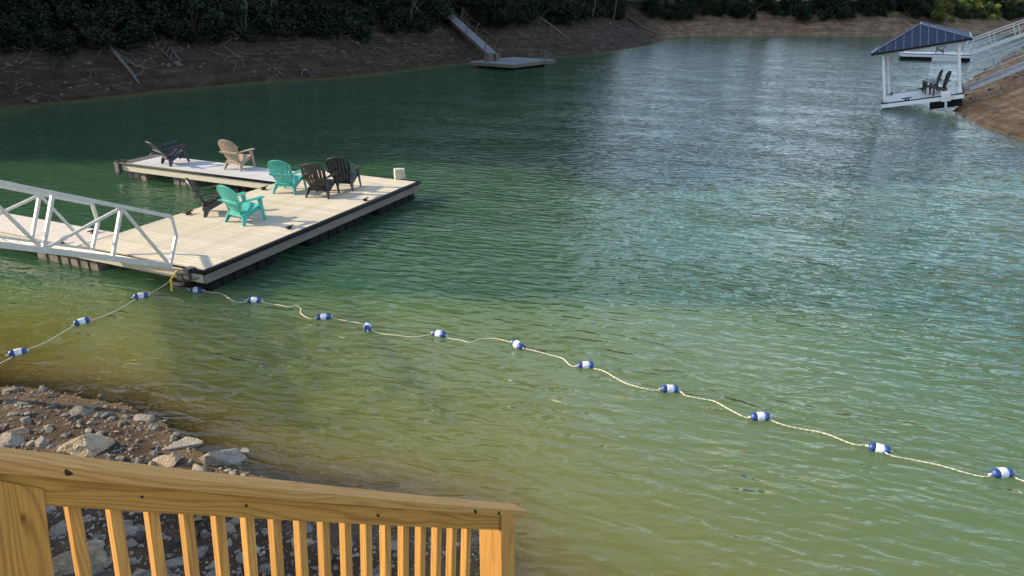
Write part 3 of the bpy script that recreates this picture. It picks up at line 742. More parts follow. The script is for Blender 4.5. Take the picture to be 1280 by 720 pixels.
ordn = ['blue and white float at the far left of the line, near the frame edge', 'blue and white float in the middle of the left rope', 'blue and white float on the left rope nearest the dock corner',
        'blue and white float close under the dock corner, starting the long rope', 'second blue and white float on the long rope, counted from the dock corner', 'third float on the long rope, just past a loop of loose rope',
        'float turned end-on with its blue end up, fourth along the long rope', 'fifth float along the long rope, tilted down to the right', 'sixth float along the long rope, turned end-on and mostly white',
        'seventh float along the long rope, just after a sharp kink', 'level float in mid water, eighth along the long rope', 'ninth float along the long rope, third from the right end',
        'float tilted down to the right, second from the right end', 'last blue and white float at the right end of the long rope']
fl = [(22,441,None,6),(102,403,None,8),(176,371,None,6),(246,363,None,0),(318,376,None,0),(405,397,None,0),(459,409,-62,0),(549,418,-22,6),(647,432,-40,0),(732,457,0,0),(837,487,2,0),(950,522,0,0),(1099,561,-16,4),(1252,592,4,0)]
angd = {0:35, 1:38, 2:28, 3:-6, 4:4, 5:2}
for i, (u, v, a, pt) in enumerate(fl):
    an = a if a is not None else angd[i]
    p = up(u, v, .02); t = thing('rope_float', ordn[i], 'float', p, 0, 'blue and white floats strung on the rope')
    t.rotation_euler = (0, R(-3 if i % 2 else 3), R(an*1.25)); t.location.z = .022 + .006*(i % 3)
    link('float_end', bl, t); link('float_end', br, t); link('float_band', bw, t); link('knot', bk, t)

# ------------------------------------------------------------------ covered dock at the right
CX = Vector((.855,-.477,.204)); CY = Vector((.485,.875,.012)); CX.normalize(); CY = (CY - CX*CY.dot(CX)).normalized(); CZ = CX.cross(CY)
CO = Vector((19.161,38.237,.30))
Mc = Matrix(((CX.x,CY.x,CZ.x,CO.x),(CX.y,CY.y,CZ.y,CO.y),(CX.z,CY.z,CZ.z,CO.z),(0,0,0,1)))
cd = thing('covered_dock', 'small white dock tilted on the bank under a navy metal hip roof', 'dock', M=Mc)
LX, LY, PH = 3.35, 3.35, 2.5
planks(cd, -.12, LX+.05, -.1, LY+.1, 'x', M_white, z=.0, wd=.14, gap=.012)
for a_, c_ in (((-.14,-.12),(LX+.08,-.12)), ((LX+.08,-.12),(LX+.08,LY+.12)), ((LX+.08,LY+.12),(-.14,LY+.12)), ((-.14,LY+.12),(-.14,-.12))):
    b = MB(); b.beam((*a_, -.14), (*c_, -.14), .05, .20); b.build('fascia', M_white, cd)
    b = MB(); b.beam((*a_, -.015), (*c_, -.015), .07, .05); b.build('rub_rail', M_rubber, cd)
for x_, y_ in ((0,0),(LX-.08,0),(0,LY-.05),(LX-.08,LY-.05)):
    b = MB(); b.box(x_-.062, x_+.062, y_-.062, y_+.062, 0, PH); b.build('roof_post', M_white, cd)
    b = MB(); b.box(x_-.09, x_+.09, y_-.09, y_+.09, .002, .03); b.build('post_foot', M_steel, cd)
b = MB()
for a_, c_ in (((-.2,-.15),(LX+.2,-.15)), ((-.2,LY+.12),(LX+.2,LY+.12)), ((-.15,-.15),(-.15,LY+.12)), ((LX+.12,-.15),(LX+.12,LY+.12))):
    b.beam((*a_, PH-.04), (*c_, PH-.04), .06, .14)
b.build('roof_beam', M_white, cd)
E0, E1, F0, F1, ZE, ZR = -.48, LX+.42, -.45, LY+.45, PH+.05, PH+1.02
xm = (E0+E1)/2; ra, rb = (F0+F1)/2-.75, (F0+F1)/2+.75
ra, rb = F0+1.15, F1-1.15
v_ = [(E0,F0,ZE),(E1,F0,ZE),(E1,F1,ZE),(E0,F1,ZE),(xm,ra,ZR),(xm,rb,ZR)]
b = MB(); b.add(v_ + [(x,y,z-.03) for x,y,z in v_], [(0,1,4),(1,2,5,4),(2,3,5),(3,0,4,5),(6,10,7),(7,10,11,8),(8,11,9),(9,11,10,6)])
rf = b.build('roof', M_navyroof, cd)
b = MB()
P0, P1, P2, P3, P4, P5 = [Vector(p) for p in v_]
def seams(A, B, T0, T1, n, flip=False):
    for i in range(1, n):
        f = i/n; base = A.lerp(B, f)
        # run up the slope until it meets the hip
        mid0 = (T0-A).dot(B-A)/(B-A).length_squared; mid1 = (T1-A).dot(B-A)/(B-A).length_squared
        k = f/mid0 if f < mid0 else ((1-f)/(1-mid1) if f > mid1 else 1)
        foot0 = A.lerp(B, mid0); upv = (T0-foot0)*min(1, k)
        m_ = MB(); m_.beam(base, base+upv, .03, .05, (0,0,1)); m_.build('seam', M_seam, rf)
seams(P0, P1, P4, P4, 12); seams(P1, P2, P4, P5, 12); seams(P3, P0, P5, P4, 12)
for a_, c_ in ((P0,P4),(P1,P4),(P1,P2),(P2,P5),(P3,P5),(P4,P5),(P0,P3)):
    m_ = MB(); m_.beam(a_+Vector((0,0,.015)), c_+Vector((0,0,.015)), .07, .04); m_.build('ridge_cap', M_seam if a_ is not P0 or c_ is P3 else M_navyroof, rf)
b = MB(); b.beam((E0,F0-.01,ZE-.05),(E1,F0-.01,ZE-.05),.04,.09); b.beam((E1+.01,F0,ZE-.05),(E1+.01,F1,ZE-.05),.04,.09); b.beam((E0-.01,F0,ZE-.05),(E0-.01,F1,ZE-.05),.04,.09); b.build('eave_trim', M_rubber, cd)
for x_ in (2.0, 2.75):
    b = MB(); b.box(x_-.02, x_+.62, .0, 1.2, -.62, -.245); b.build('float_tub', M_black_tub, cd, bevel=.02)
b = MB(); b.box(2.5, 2.9, -.27, -.15, -.28, .22); b.box(2.58,2.82,-.33,-.27,-.1,.12); b.build('winch_bracket', M_white, cd, bevel=.015)
cleat(1.0, -.06, 0, cd, .006, 1.8); cleat(1.6, LY, 0, cd, .006, 1.8); cleat(.12, LY-.3, R(90), cd, .006, 1.8)
def on_cd(x, y): return Mc @ Vector((x, y, .003))
Rz = Mc.to_3x3()
def seat_on_cd(t, x, y, az):
    t.matrix_world = Matrix.Translation(on_cd(x, y)) @ (Rz @ Matrix.Rotation(-R(az), 3, 'Z')).to_4x4() @ Matrix.Scale(1.1, 4)
k1 = clone(c1, M_brownc, 'dark brown adirondack chair, nearer the front edge of the covered dock', 'dark brown chairs on the covered dock', (0,0,0), 0); seat_on_cd(k1, 2.45, .75, -104)
k2 = clone(c1, M_brownc, 'dark brown adirondack chair, farther back on the covered dock', 'dark brown chairs on the covered dock', (0,0,0), 0); seat_on_cd(k2, 2.1, 2.0, -100)

# canopy gangway, up to the right
s0 = Mc @ Vector((LX+.1, 1.35, .06)); e0 = atY(1292, 70, 43.5); dv = e0 - s0
phi = math.atan2(dv.y, dv.x); slp = math.atan2(dv.z, math.hypot(dv.x, dv.y))
gangway('aluminium gangway from the covered dock up the right bank', s0 + Vector((0,0,.05)), R(-14), R(27), 0, .95, 1.05, 1.5, 5, 'aluminium gangways from shore to dock', M_alu_dull, bar=.042, chord=.13, endpost=.5, truss=False)

# ------------------------------------------------------------------ far small dock with its gangway and chair
fa, fb = up(1127, 66.5, .55), up(1215, 68.8, .55); fv = (fb-fa); FL = fv.length
fd = thing('far_dock', 'low white dock with black floats far off behind the covered dock', 'dock', (fa.x, fa.y, 0), math.atan2(fv.y, fv.x))
planks(fd, 0, FL, 0, 2.6, 'x', M_white, z=.55, wd=.18, gap=.02)
for a_, c_ in (((0,0),(FL,0)), ((FL,0),(FL,2.6)), ((FL,2.6),(0,2.6)), ((0,2.6),(0,0))):
    b = MB(); b.beam((*a_, .40), (*c_, .40), .06, .22); b.build('fascia', M_white, fd)
b = MB(); b.beam((0,-.03,.53),(FL,-.03,.53),.05,.05); b.build('rub_rail', M_rubber, fd)
for x0, x1, mt in ((.05, 2.4, M_black_tub), (2.5, 4.7, M_white), (4.8, FL-.05, M_black_tub)):
    b = MB(); b.box(x0, x1, .02, 2.4, -.2, .285); b.build('float_tub', mt, fd, bevel=.02)
k3 = clone(c1, M_brownc, 'small dark adirondack chair alone on the far low dock', 'dark brown chairs on the covered dock', up(1180, 66, .55), -60); k3['group'] = 'lone far chair'
k3.location = fd.matrix_basis @ Vector((FL*.58, 1.2, .552))
b = MB()
for x_ in (FL*.95, FL*.90): b.tube([(x_,.3,.55),(x_,.3,1.15)], .06, 6)
b.build('dock_post', M_white, fd)
s0 = fd.matrix_basis @ Vector((FL-.1, 1.8, .58)); e0 = atY(1285, 39, 76); dv = e0 - s0
gangway('distant aluminium gangway from the far low dock up the right bank', s0, R(-12), R(23), 0, 1.1, 1.1, 1.9, 5, 'aluminium gangways from shore to dock', M_white, bar=.06, chord=.09, endpost=.3, truss=False)

# ------------------------------------------------------------------ old wooden dock and ramp on the left bank
q = [up(641,80.5,.45), up(694,74.3,.45), up(651,67.6,.45), up(598,67.8,.45)]
X_ = (q[1]-q[0]); wl = X_.length; wa = math.atan2(X_.y, X_.x)
wd_ = thing('wooden_dock', 'weathered grey plank dock floating in the shade below the left bank', 'dock', (q[0].x, q[0].y, 0), wa)
dep = 4.4
planks(wd_, 0, wl, 0, dep, 'x', M_oldwood, z=.45, wd=.22, gap=.03, th=.05)
for a_, c_ in (((0,0),(wl,0)), ((wl,0),(wl,dep)), ((wl,dep),(0,dep)), ((0,dep),(0,0))):
    b = MB(); b.beam((*a_, .29), (*c_, .29), .08, .22); b.build('fascia', M_oldbrown, wd_)
for x_ in (wl*.15, wl*.5, wl*.82):
    b = MB(); b.tube([(x_,.3,.02),(x_,dep-.3,.02)], .22, 10); b.build('float_drum', M_black_tub, wd_)
b = MB(); lx = wl*.72
for k in (0, .45): b.tube([(lx+k,-.12,-.3),(lx+k,-.12,1.15),(lx+k,.25,1.2),(lx+k,.3,.45)], .04, 6)
for z in (-.1,.2): b.beam((lx,-.12,z),(lx+.45,-.12,z),.08,.04)
b.build('ladder', M_steel, wd_)
for i, (x_, w_, h_) in enumerate(((1.2,.6,.55),(2.3,.55,.5))):
    pt = wd_.matrix_basis @ Vector((x_*.8, dep*.72, .45)); t = thing('dock_crate', ('taller' if i == 0 else 'shorter') + ' dark crate at the foot of the ramp on the weathered dock', 'crate', pt, wa)
    b = MB(); b.box(-w_/2,w_/2,-.25,.25,0.001,h_); b.build('crate_body', M_oldbrown, t, bevel=.02)
    b = MB(); b.box(-w_/2-.03,w_/2+.03,-.28,.28,h_+.001,h_+.05); b.build('lid', M_steel, t)
rb0 = up(617, 68, .6); rt0 = ground_hit(552, 19) + Vector((0,0,.7)); rv = rt0-rb0; rl = rv.length
rx = rv.normalized(); ry = Vector((0,0,1)).cross(rx).normalized(); rn = rx.cross(ry)
Mr = Matrix(((rx.x,ry.x,rn.x,rb0.x),(rx.y,ry.y,rn.y,rb0.y),(rx.z,ry.z,rn.z,rb0.z),(0,0,0,1)))
rp = thing('wooden_ramp', 'long weathered plank ramp with leaning posts from the bank down to the wooden dock', 'ramp', M=Mr)
planks(rp, 0, rl+1, -.45, .45, 'x', M_oldwood, z=0, wd=.24, gap=.03, th=.05)
for y in (-.47, .47): b = MB(); b.beam((0,y,-.12),(rl+1,y,-.12),.06,.22); b.build('ramp_beam', M_oldbrown, rp)
pts_ = {}
for f in (.08, .42, .72, .98):
    for y in (-.5, .5):
        b = MB(); p0 = Vector((rl*f, y, -.1)); p1 = p0 + Vector((-.25, 0, 1.15)); b.tube([p0, p1], .045, 6); b.build('post', M_dead, rp); pts_.setdefault(y, []).append(p1)
for y in pts_:
    pp = []
    for a_, c_ in zip(pts_[y][:-1], pts_[y][1:]):
        for k in range(6): t = k/6; pp.append(a_.lerp(c_, t) + Vector((0,0,-.3*t*(1-t)*4*.35)))
    pp.append(pts_[y][-1]); b = MB(); b.tube(pp, .015, 4); b.build('hand_rope', M_dead, rp)

# ------------------------------------------------------------------ rocks
def rock_mesh(name, seed, material, flat=.6, cuts=9):
    rg = random.Random(seed); bm = bmesh.new(); bmesh.ops.create_icosphere(bm, subdivisions=3, radius=1)
    for v in bm.verts: v.co *= 1.35
    for k in range(cuts):
        n = Vector((rg.uniform(-1,1), rg.uniform(-1,1), rg.uniform(-.7,1))).normalized(); dd_ = rg.uniform(.52, .88)
        for v in bm.verts:
            e = v.co.dot(n) - dd_
            if e > 0: v.co -= n*e*.96
    for v in bm.verts:
        p = v.co*2.2; v.co += v.normal*.04*math.sin(p.x*3+seed)*math.cos(p.y*2.7+p.z*3)
        v.co.z *= flat
    me = bpy.data.meshes.new(name); bm.to_mesh(me); bm.free(); me.materials.append(material); me.update(); return me
RG = [rock_mesh('rock', i, M_rock_g, .45+.08*(i % 4)) for i in range(6)]
RT = [rock_mesh('rock', 20+i, M_rock_t, .5+.08*(i % 3)) for i in range(4)]
RD = [rock_mesh('rock', 40+i, M_rock_d, .45+.08*(i % 3)) for i in range(4)]
def add_rock(u, v, wpx, asp, tone, label, tilt=0, group=None, az=None):
    p = ground_hit(u, v); dep_ = p.y*math.cos(TH) + (CAM_H-p.z)*math.sin(TH); w = wpx*dep_/FPX/2*1.05
    me = random.choice({'g': RG, 't': RT, 'd': RD}[tone]); o = link('rock', me)
    o.location = p + Vector((0,0,w*.12)); o.scale = (w, w*.75, w*asp); o.rotation_euler = (R(tilt*.4), R(tilt), az if az is not None else random.uniform(-.5,.5))
    if label == SM: label = rlabel(o, wpx*.006)
    tag(o, label, 'rock', group); return o
def rlabel(o, s):
    p = o.location; tone = {M_rock_g: 'grey', M_rock_t: 'tan', M_rock_d: 'dull brown'}[o.data.materials[0]]
    size = 'tiny' if s < .05 else 'small' if s < .08 else 'middling' if s < .11 else 'larger'
    u = 640 + FPX*p.x/(p.y*math.cos(TH)+(CAM_H-p.z)*math.sin(TH))
    if p.y > 7.3: pl = 'on the open dirt above the railing' if u > 60 else 'at the left frame edge above the railing'
    elif u < 70: pl = 'behind the near post of the stairs'
    elif u < 230: pl = 'behind the four nearest balusters'
    elif u < 400: pl = 'behind the middle balusters'
    else: pl = 'behind the farther balusters'
    if p.z < .06: pl = 'at the water edge ' + ('by the leaning slab' if u > 180 else 'of the left shore')
    return f'{size} {tone} broken rock {pl}'
GR = 'loose rocks on the near shore'
SM = 'small pale broken rock lying loose on the brown dirt of the near shore'
big = [(111,560,52,1.0,'t','large tan boulder with a flat bright top just above the railing',0),(14,554,32,.8,'g','flat grey slab at the left frame edge above the railing',0),
 (285,576,46,1.6,'g','big grey slab leaning down to the right at the water edge',30),(301,568,28,1.0,'g','dark grey pointed rock rising behind the leaning slab',-18),
 (229,556,38,.5,'g','long low flat rock near the water, left of the leaning slab',0),(208,578,30,.9,'t','tan brown lump just above the railing, between grey stones',0),
 (102,515,28,.5,'g','thin flat pale slab high on the dirt shore',0),(177,524,26,.8,'g','rounded grey rock on the dirt tip beside the water',10),
 (53,556,20,.9,'g','wedge shaped grey rock left of the large tan boulder',15),(32,528,17,1,'g','upright pale rock in the left cluster on the shore',8),
 (20,543,24,.8,'t','tan sloping rock in the left cluster on the shore',14),(115,530,15,1,'g','small square grey rock above the large tan boulder',0),
 (247,586,20,1,'t','tan wedge rock touching the railing left of the leaning slab',-20),(263,580,18,1.3,'t','brown upright stone tucked against the leaning slab',-30),
 (11,489,20,.8,'g','pale rock at the left frame edge right by the waterline',0),(95,708,58,1.0,'t','huge tan boulder behind the first balusters, low at the left',20),
 (115,690,28,.9,'g','broad grey rock between the first and second balusters',0),(163,666,27,.7,'g','flat grey rock high between the second and third balusters',12),
 (165,704,22,.8,'g','pale blue-grey rock low between the second and third balusters',0),(216,706,30,.8,'g','pale flat rock low behind the fourth baluster',0),
 (216,686,24,.9,'d','brown grey rock behind the fourth baluster',0),(399,714,15,1.4,'g','tall pale rock low in the gap of the middle balusters',0)]
for a_ in big: add_rock(a_[0], a_[1], a_[2], a_[3], a_[4], a_[5], a_[6], GR)
small = [(98,533,11),(67,558,14),(60,538,18),(64,496,14),(27,506,14),(9,504,13),(152,529,10),(148,574,17),(173,578,14),(190,580,17),(135,574,12),(137,518,8),(45,528,7),(7,537,13),
 (100,655,15),(106,672,13),(121,672,17),(163,679,17),(153,690,10),(294,671,12),(332,667,14),(369,694,13),(428,680,11),(455,700,12),(480,703,10),(430,663,12),(240,668,14),(262,690,12),(300,700,16),(340,700,14),
 (84,655,13),(94,664,9),(139,668,8),(128,655,12),(190,668,10),(196,700,9),(275,655,10),(318,690,10),(360,668,9),(400,668,10),(140,650,8),(240,710,14),(310,655,9),(420,712,12),(465,680,9)]
for u, v, w_ in small: add_rock(u, v, w_, random.uniform(.7,1.1), random.choice('gggtd'), SM, random.uniform(-12,12), GR, random.uniform(0,6))
n = 0
while n < 75:
    x, y = random.uniform(-5.6,-.2), random.uniform(4.5,7.6); h = hz(x, y)
    if h < .03 or h > 1.2: continue
    o = link('rock', random.choice(RG+RG+RT+RD)); s = random.uniform(.05,.125); o.location = (x, y, h+s*.08); o.scale = (s, s*.8, s*.95)
    o.rotation_euler = (random.uniform(-.4,.4), random.uniform(-.4,.4), random.uniform(0,6)); tag(o, rlabel(o, s), 'rock', GR); n += 1
n = 0
while n < 115:
    x, y = random.uniform(-9.6,.2), random.uniform(4.6,9.8); h = hz(x, y)
    if h < .005 or h > 1.2: continue
    o = link('rock', random.choice(RG+RG+RT+RD)); s = random.choice((.03,.04,.045,.06,.075)); o.location = (x, y, h+s*.15); o.scale = (s, s*.8, s*.85)
    o.rotation_euler = (random.uniform(-.3,.3), random.uniform(-.3,.3), random.uniform(0,6)); tag(o, rlabel(o, s), 'rock', GR); n += 1
def pebbles(name, count, region, smin, smax, material, zmax, seed, hmin=-.03):
    rg = np.random.default_rng(seed); vs = []; fs = []; xs = rg.uniform(region[0], region[1], count*3); ys = rg.uniform(region[2], region[3], count*3); hs = height(xs, ys)
    ico = bmesh.new(); bmesh.ops.create_icosphere(ico, subdivisions=1, radius=1); V = np.array([v.co[:] for v in ico.verts]); F = [tuple(v.index for v in f.verts) for f in ico.faces]; ico.free()
    k = 0
    for x, y, h in zip(xs, ys, hs):
        if h < hmin or h > zmax: continue
        s = smin*(smax/smin)**(rg.random()**2.2); a = rg.uniform(0, 6.3); q = V*(1+rg.uniform(-.25,.25,V.shape))*[1, rg.uniform(.5,.9), rg.uniform(.35,.7)]*s
        ca, sa = math.cos(a), math.sin(a); q = np.stack([q[:,0]*ca-q[:,1]*sa+x, q[:,0]*sa+q[:,1]*ca+y, q[:,2]+h+s*.1], 1)
        o = len(vs); vs += q.tolist(); fs += [tuple(i+o for i in f) for f in F]; k += 1
        if k >= count: break
    me = bpy.data.meshes.new(name); me.from_pydata(vs, [], fs); me.materials.append(material); o = link(name, me); o['kind'] = 'stuff'; return o
tag(pebbles('rubble', 800, (-9.8,-.6,4.4,9.9), .025, .085, M_rock_g, 1.0, 8, -.07), 'broken grey rubble packed into the dirt of the near shore', 'rubble')
M_peb = rockmat('small_gravel', (.20, .165, .125), (.10, .07, .05), (.33, .30, .25))
tag(pebbles('gravel', 9000, (-10,.6,4.4,10.2), .008, .035, M_peb, 1.0, 1), 'brown earth crumbs and gravel strewn over the near shore', 'gravel')
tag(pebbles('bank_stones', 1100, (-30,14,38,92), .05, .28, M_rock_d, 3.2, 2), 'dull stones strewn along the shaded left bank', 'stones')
tag(pebbles('bank_gravel', 2600, (20,60,26,90), .03, .22, M_peb, 4, 3), 'stones strewn over the right dirt bank', 'stones')

# ------------------------------------------------------------------ dead wood on the left bank
def on_bank(u, v):
    p = ground_hit(u, v); return p
def fallen(label, px, r0, r1, branches=(), cat='branch', name='fallen_branch', lift=.12):
    pts = [on_bank(u, v) + Vector((0,0,lift)) for u, v in px]; o = pts[0]; t = thing(name, label, cat, o)
    n_ = len(pts); b = MB(); b.tube([p-o for p in pts], [r0+(r1-r0)*i/(n_-1) for i in range(n_)], 7); b.build('stem', M_dead, t, smooth=True)
    for br_ in branches:
        q_ = [on_bank(u, v) + Vector((0,0,lift+.08)) - o for u, v in br_]; b = MB(); b.tube(q_, [r1*1.1]+[r1*.6]*(len(q_)-1), 5); b.build('side_branch', M_dead, t, smooth=True)
    return t
fallen('long forked dead trunk lying down the left bank towards the water', [(122,42),(135,57),(143,68),(155,82),(166,95),(174,107)], .19, .07, [[(143,68),(160,78),(172,88)],[(150,76),(170,86),(188,91)]], 'log', 'fallen_log')
fallen('bare twiggy dead branch with a comb of side twigs on the left bank', [(195,42),(205,52),(216,65),(226,79)], .07, .035, [[(198,46),(194,56),(196,62)],[(203,50),(198,62),(205,70)],[(208,56),(203,68),(212,75)],[(213,62),(208,73),(216,79)],[(217,67),(213,78),(220,82)]])
fallen('thin pale stick lying at the top of the left bank', [(252,38),(260,50),(268,60)], .06, .03)
fallen('upright bare snag standing at the edge of the shaded trees', [(236,62),(236,50),(235,36)], .06, .04)
fallen('dark crooked log half buried in the right part of the left bank', [(275,56),(290,68),(305,78)], .09, .04)
fallen('long thin log slanting down the bank right of the wooden ramp', [(668,18),(690,34),(712,52)], .13, .06)
fallen('thin dead trunk slanting to the far tip of the left bank', [(785,24),(805,36),(828,46)], .16, .07)
fallen('bleached brushy driftwood near the water on the left bank', [(342,87),(349,92),(356,98)], .07, .03, [[(345,88),(343,96)],[(349,90),(354,88),(360,92)],[(350,94),(345,99)]])
fallen('spiky bleached root on the slope left of the wooden ramp', [(428,38),(436,50),(452,60)], .08, .03, [[(430,42),(440,46),(448,46)],[(434,48),(444,52),(458,66)],[(428,44),(426,54)]])

def twigs(name, n, region, seed):
    rg = random.Random(seed); b = MB(); c = 0
    while c < n:
        x, y = rg.uniform(region[0], region[1]), rg.uniform(region[2], region[3]); d = dz(x, y)
        if d < .4 or d > 7.5 or x > 16: continue
        L_ = rg.uniform(.3, 1.5)*(1.5 if rg.random() < .15 else 1); a = rg.uniform(-.9, .9) + math.atan2(-37, 28) + (1.57 if rg.random() < .45 else 0)
        pts = [Vector((x + L_*t*math.cos(a+t*.4), y + L_*t*math.sin(a+t*.4), 0)) for t in (0, .5, 1)]
        for p in pts: p.z = hz(p.x, p.y) + .04
        pts[1].z += rg.uniform(0, .12); pts[2].z += rg.uniform(-.02, .3)
        r = rg.uniform(.012, .035); b.tube(pts, [r, r*.8, r*.3], 4, cap=False); c += 1
    o = b.build(name, M_dead); o['kind'] = 'stuff'; return o
tag(twigs('twigs', 520, (-30, 16, 36, 92), 5), 'dead twigs and roots littering the shaded left bank', 'twigs')
def sapling(u, v, h, label, seed):
    p = ground_hit(u, v); rg = random.Random(seed); t = thing('bare_sapling', label, 'sapling', p, 0, 'thin bare trees at the wood edge'); b = MB()
    ln = Vector((rg.uniform(-.25,.25), -.12, 1)); pts = [Vector((0,0,-.2)) + ln*(h*k/4) + Vector((rg.uniform(-.1,.1), 0, 0))*k for k in range(5)]; b.tube(pts, [.07,.06,.05,.035,.02], 6); b.build('trunk', M_dead, t)
    for k in range(5):
        q0 = pts[1].lerp(pts[4], rg.random()); d = Vector((rg.uniform(-1,1), rg.uniform(-.6,.3), rg.uniform(.1,.9)))*rg.uniform(.5,1.2)
        b = MB(); b.tube([q0, q0+d*.5+Vector((0,0,.06)), q0+d], [.025,.016,.006], 4); b.build('branch', M_dead, t)
for i, (u, v, h, l) in enumerate(((308,50,3.2,'left of the driftwood pile'),(420,48,3.4,'above the spiky root'),(512,40,4,'left of the wooden ramp'),(528,44,3,'close beside the wooden ramp'),(700,30,4,'above the slanting log'),(739,30,4.5,'left of the bank tip'),(766,26,5,'at the bank tip'),(60,44,3,'in the top left corner'),(165,40,2.6,'right of the forked dead trunk'),(350,44,3,'over the driftwood pile'))):
    sapling(u, v, h, 'thin bare sapling at the wood edge ' + l, i)

# ------------------------------------------------------------------ trees
def leaf_cloud(name, centers, radii, count, size, material, seed, droop=.3):
    rg = np.random.default_rng(seed); centers = np.array(centers); radii = np.array(radii)
    pr = (radii.prod(1))**(.7); idx = rg.choice(len(centers), count, p=pr/pr.sum())
    d = rg.normal(size=(count,3)); d /= np.linalg.norm(d, axis=1)[:,None]; r = rg.random(count)**.42
    P = centers[idx] + d*radii[idx]*r[:,None]
    P += rg.normal(size=(count,3))*.12
    a = rg.normal(size=(count,3)); a[:,2] *= .5; a /= np.linalg.norm(a, axis=1)[:,None]
    bb = rg.normal(size=(count,3)); bb -= a*(a*bb).sum(1)[:,None]; bb /= np.linalg.norm(bb, axis=1)[:,None]
    s = size*rg.uniform(.6, 1.4, count)[:,None]
    V = np.stack([P-a*s*.5, P+bb*s*.3, P+a*s*.5-np.array([0,0,droop])*s*.4, P-bb*s*.3], 1).reshape(-1,3)
    me = bpy.data.meshes.new(name); me.vertices.add(len(V)); me.vertices.foreach_set('co', V.astype(np.float32).ravel())
    me.loops.add(count*4); me.loops.foreach_set('vertex_index', np.arange(count*4, dtype=np.int32)); me.polygons.add(count)
    me.polygons.foreach_set('loop_start', (np.arange(count)*4).astype(np.int32)); me.polygons.foreach_set('loop_total', np.full(count, 4, np.int32)); me.update(calc_edges=True)
    t = me.attributes.new('leaf', 'FLOAT', 'POINT'); t.data.foreach_set('value', np.repeat(np.clip(.5+.5*rg.normal(size=count)*.6+(rg.random(len(centers))[idx]-.5)*.8, 0, 1), 4).astype(np.float32))
    me.materials.append(material); return me
def tree_proto(seed, h, rad, low, count, size, material):
    rg = random.Random(seed); cs = []; rs = []; b = MB(); lean = Vector((rg.uniform(-.5,.5), rg.uniform(-.5,.5), 0))
    top = Vector((lean.x, lean.y, h*.86)); tr = [Vector((0,0,-.6)), Vector((lean.x*.2, lean.y*.1, h*.25)), Vector((lean.x*.5, lean.y*.6, h*.55)), top]
    b.tube(tr, [h*.022, h*.017, h*.012, h*.004], 8)
    for k in range(22):
        f = low + (1-low)*(k+.5)/22; z = h*f; ang = k*2.4 + rg.uniform(-.4,.4)
        env = rad*math.sqrt(max(.05, 1-((f-low)/(1-low)*1.05-.38)**2/.55)); rr = env*rg.uniform(.45, .95)
        c = Vector((lean.x*f + rr*math.cos(ang), lean.y*f + rr*math.sin(ang), z)); cs.append(c[:]); q_ = rad*rg.uniform(.24,.42); rs.append((q_*1.15, q_*1.15, q_*.75))
        st = Vector((lean.x*f*.6, lean.y*f*.6, z-h*.10)); b.tube([st, st.lerp(c, .5)+Vector((0,0,h*.02)), c], [h*.006, h*.004, h*.0015], 5)
    return b.mesh('trunk', M_bark, smooth=True), leaf_cloud('crown', cs, rs, count, size, material, seed)
TP = [tree_proto(1, 13, 4.0, .22, 15000, .30, M_leafd), tree_proto(2, 11, 3.8, .14, 14000, .30, M_leaf), tree_proto(3, 15, 4.2, .28, 16000, .32, M_leafd), tree_proto(4, 10, 3.6, .10, 13000, .28, M_leaf)]
def bush_proto(seed, material):
    rg = random.Random(seed); cs = []; rs = []; b = MB()
    for k in range(16):
        a = rg.uniform(0,6.3); r_ = rg.uniform(.1,1.9); c = (r_*math.cos(a), r_*math.sin(a), rg.uniform(.15,1.9)*(1.15-r_*.35)); cs.append(c); q_ = rg.uniform(.22,.6); rs.append((q_,q_,q_*.8))
        b.tube([(0,0,-.2), (c[0]*.4,c[1]*.4,c[2]*.5), c], [.05,.03,.01], 5)
    return b.mesh('stem', M_bark), leaf_cloud('foliage', cs, rs, 4200, .17, material, seed)
BP = [bush_proto(11, M_leafd), bush_proto(12, M_leafd), bush_proto(13, M_leafd)]
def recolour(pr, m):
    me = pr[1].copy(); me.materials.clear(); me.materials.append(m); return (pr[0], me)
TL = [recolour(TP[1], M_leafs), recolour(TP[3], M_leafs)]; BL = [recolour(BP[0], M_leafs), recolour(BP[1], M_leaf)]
placed = []
def where(x, y):
    u = 640 + FPX*x/(y*math.cos(TH)+CAM_H*math.sin(TH))
    if u < -20: return 'outside the left edge'
    if u < 120: return 'in the top left corner'
    if u < 250: return 'above the forked dead trunk'
    if u < 400: return 'beyond the side finger'
    if u < 530: return 'just left of the wooden ramp'
    if u < 680: return 'just right of the wooden ramp'
    if u < 850: return 'over the tip of the left bank'
    if u < 1010: return 'left of the covered dock roof'
    if u < 1140: return 'near the roof of the covered dock'
    if u < 1300: return 'behind the two right gangways'
    return 'outside the right edge'
def desc(words):
    return lambda x, y, s: words[0 if s < words[3] else 1] + ' ' + words[2] + ' ' + where(x, y)
def put(protos, name, parts, label, cat, group, x, y, s, k=None):
    tm_, cm = protos[random.randrange(len(protos)) if k is None else k]
    if callable(label): label = label(x, y, s)
    t = thing(name, label, cat, (x, y, hz(x, y)-.05), random.uniform(0, 6.28), group); t.scale = (s, s, s*random.uniform(.9,1.15))
    link(parts[0], tm_, t); link(parts[1], cm, t)
def scatter(protos, name, parts, label, cat, group, box, dmin, dmax, n, sp, smin, smax, test=None):
    c = 0; tries = 0
    while c < n and tries < n*60:
        tries += 1; x, y = random.uniform(box[0], box[1]), random.uniform(box[2], box[3])
        d = dz(x, y)
        if d < dmin or d > dmax or (test and not test(x, y)): continue
        if any((x-a)**2+(y-b_)**2 < sp*sp for a, b_ in placed): continue
        placed.append((x, y)); put(protos, name, parts, label, cat, group, x, y, random.uniform(smin, smax)); c += 1
    return c
TN = ('trunk', 'crown'); BN = ('stem', 'foliage')
inview = lambda x, y: abs(x) < .74*y*.95+6
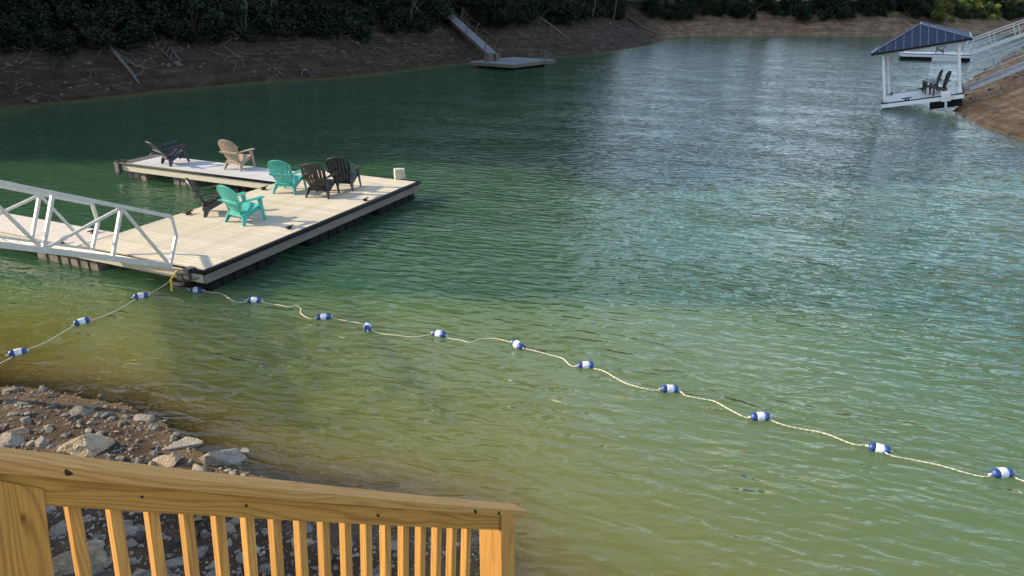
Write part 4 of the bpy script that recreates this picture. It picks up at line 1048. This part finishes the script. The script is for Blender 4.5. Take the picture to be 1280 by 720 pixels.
# forest edge on the left bank, then the forest up the hill
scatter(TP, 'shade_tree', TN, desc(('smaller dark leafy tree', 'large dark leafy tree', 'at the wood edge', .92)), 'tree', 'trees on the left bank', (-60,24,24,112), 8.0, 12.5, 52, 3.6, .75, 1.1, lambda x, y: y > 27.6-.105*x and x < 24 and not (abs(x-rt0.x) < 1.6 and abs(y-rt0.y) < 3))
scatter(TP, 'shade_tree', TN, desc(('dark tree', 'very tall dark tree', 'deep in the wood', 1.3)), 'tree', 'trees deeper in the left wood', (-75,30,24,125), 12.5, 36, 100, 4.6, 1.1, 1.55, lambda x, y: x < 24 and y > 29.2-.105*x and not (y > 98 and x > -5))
# far bank and right bank
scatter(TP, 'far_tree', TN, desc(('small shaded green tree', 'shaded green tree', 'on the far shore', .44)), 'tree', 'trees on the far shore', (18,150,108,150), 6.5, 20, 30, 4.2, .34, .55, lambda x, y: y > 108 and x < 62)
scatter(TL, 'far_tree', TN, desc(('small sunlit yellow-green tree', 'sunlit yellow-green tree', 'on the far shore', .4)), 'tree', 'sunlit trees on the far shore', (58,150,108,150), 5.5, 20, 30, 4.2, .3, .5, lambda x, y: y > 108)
scatter(TP, 'bank_tree', TN, desc(('small leafy tree', 'leafy tree', 'above the right dirt bank', .5)), 'tree', 'trees on the right bank', (22,110,5,98), 8, 20, 40, 5, .38, .6, lambda x, y: (x-(20+.22*y)) > 4 and y < 100)
placed_b = placed; placed = []
scatter(BP, 'bush', BN, desc(('low dark bush', 'big dark bush', 'on the bank top', 1.15)), 'bush', 'bushes on the left bank', (-50,24,36,108), 5.2, 8.6, 95, 1.4, .8, 1.5, lambda x, y: x < 24 and inview(x, y) and not (abs(x-rt0.x) < 1.3 and abs(y-rt0.y) < 2.5))
scatter(BP, 'bush', BN, desc(('low dark green bush', 'dark green bush', 'on the far bank', 1.25)), 'bush', 'bushes on the far bank', (20,110,106,130), 4.5, 7.5, 26, 2, .9, 1.6, lambda x, y: y > 106 and x < 60 and inview(x, y))
scatter(BL, 'bush', BN, desc(('low sunlit yellow-green bush', 'sunlit yellow-green bush', 'on the far bank', 1.2)), 'bush', 'sunlit bushes on the far bank', (58,110,106,135), 3.8, 8.5, 30, 1.8, .8, 1.6, lambda x, y: y > 106 and inview(x, y))
# unseen trees added at the left to shade the rocks below the stairs
placed = []
for x, y, s, k in ((-12.6, 5.7, .42, 3), (-13.8, 6.6, .42, 1), (-16.5, 6.2, .55, 3)):
    put(TP, 'bank_tree', TN, 'unseen young tree added left of the stairs to shade the near shore', 'tree', 'unseen shade trees added on the near bank', x, y, s, k)
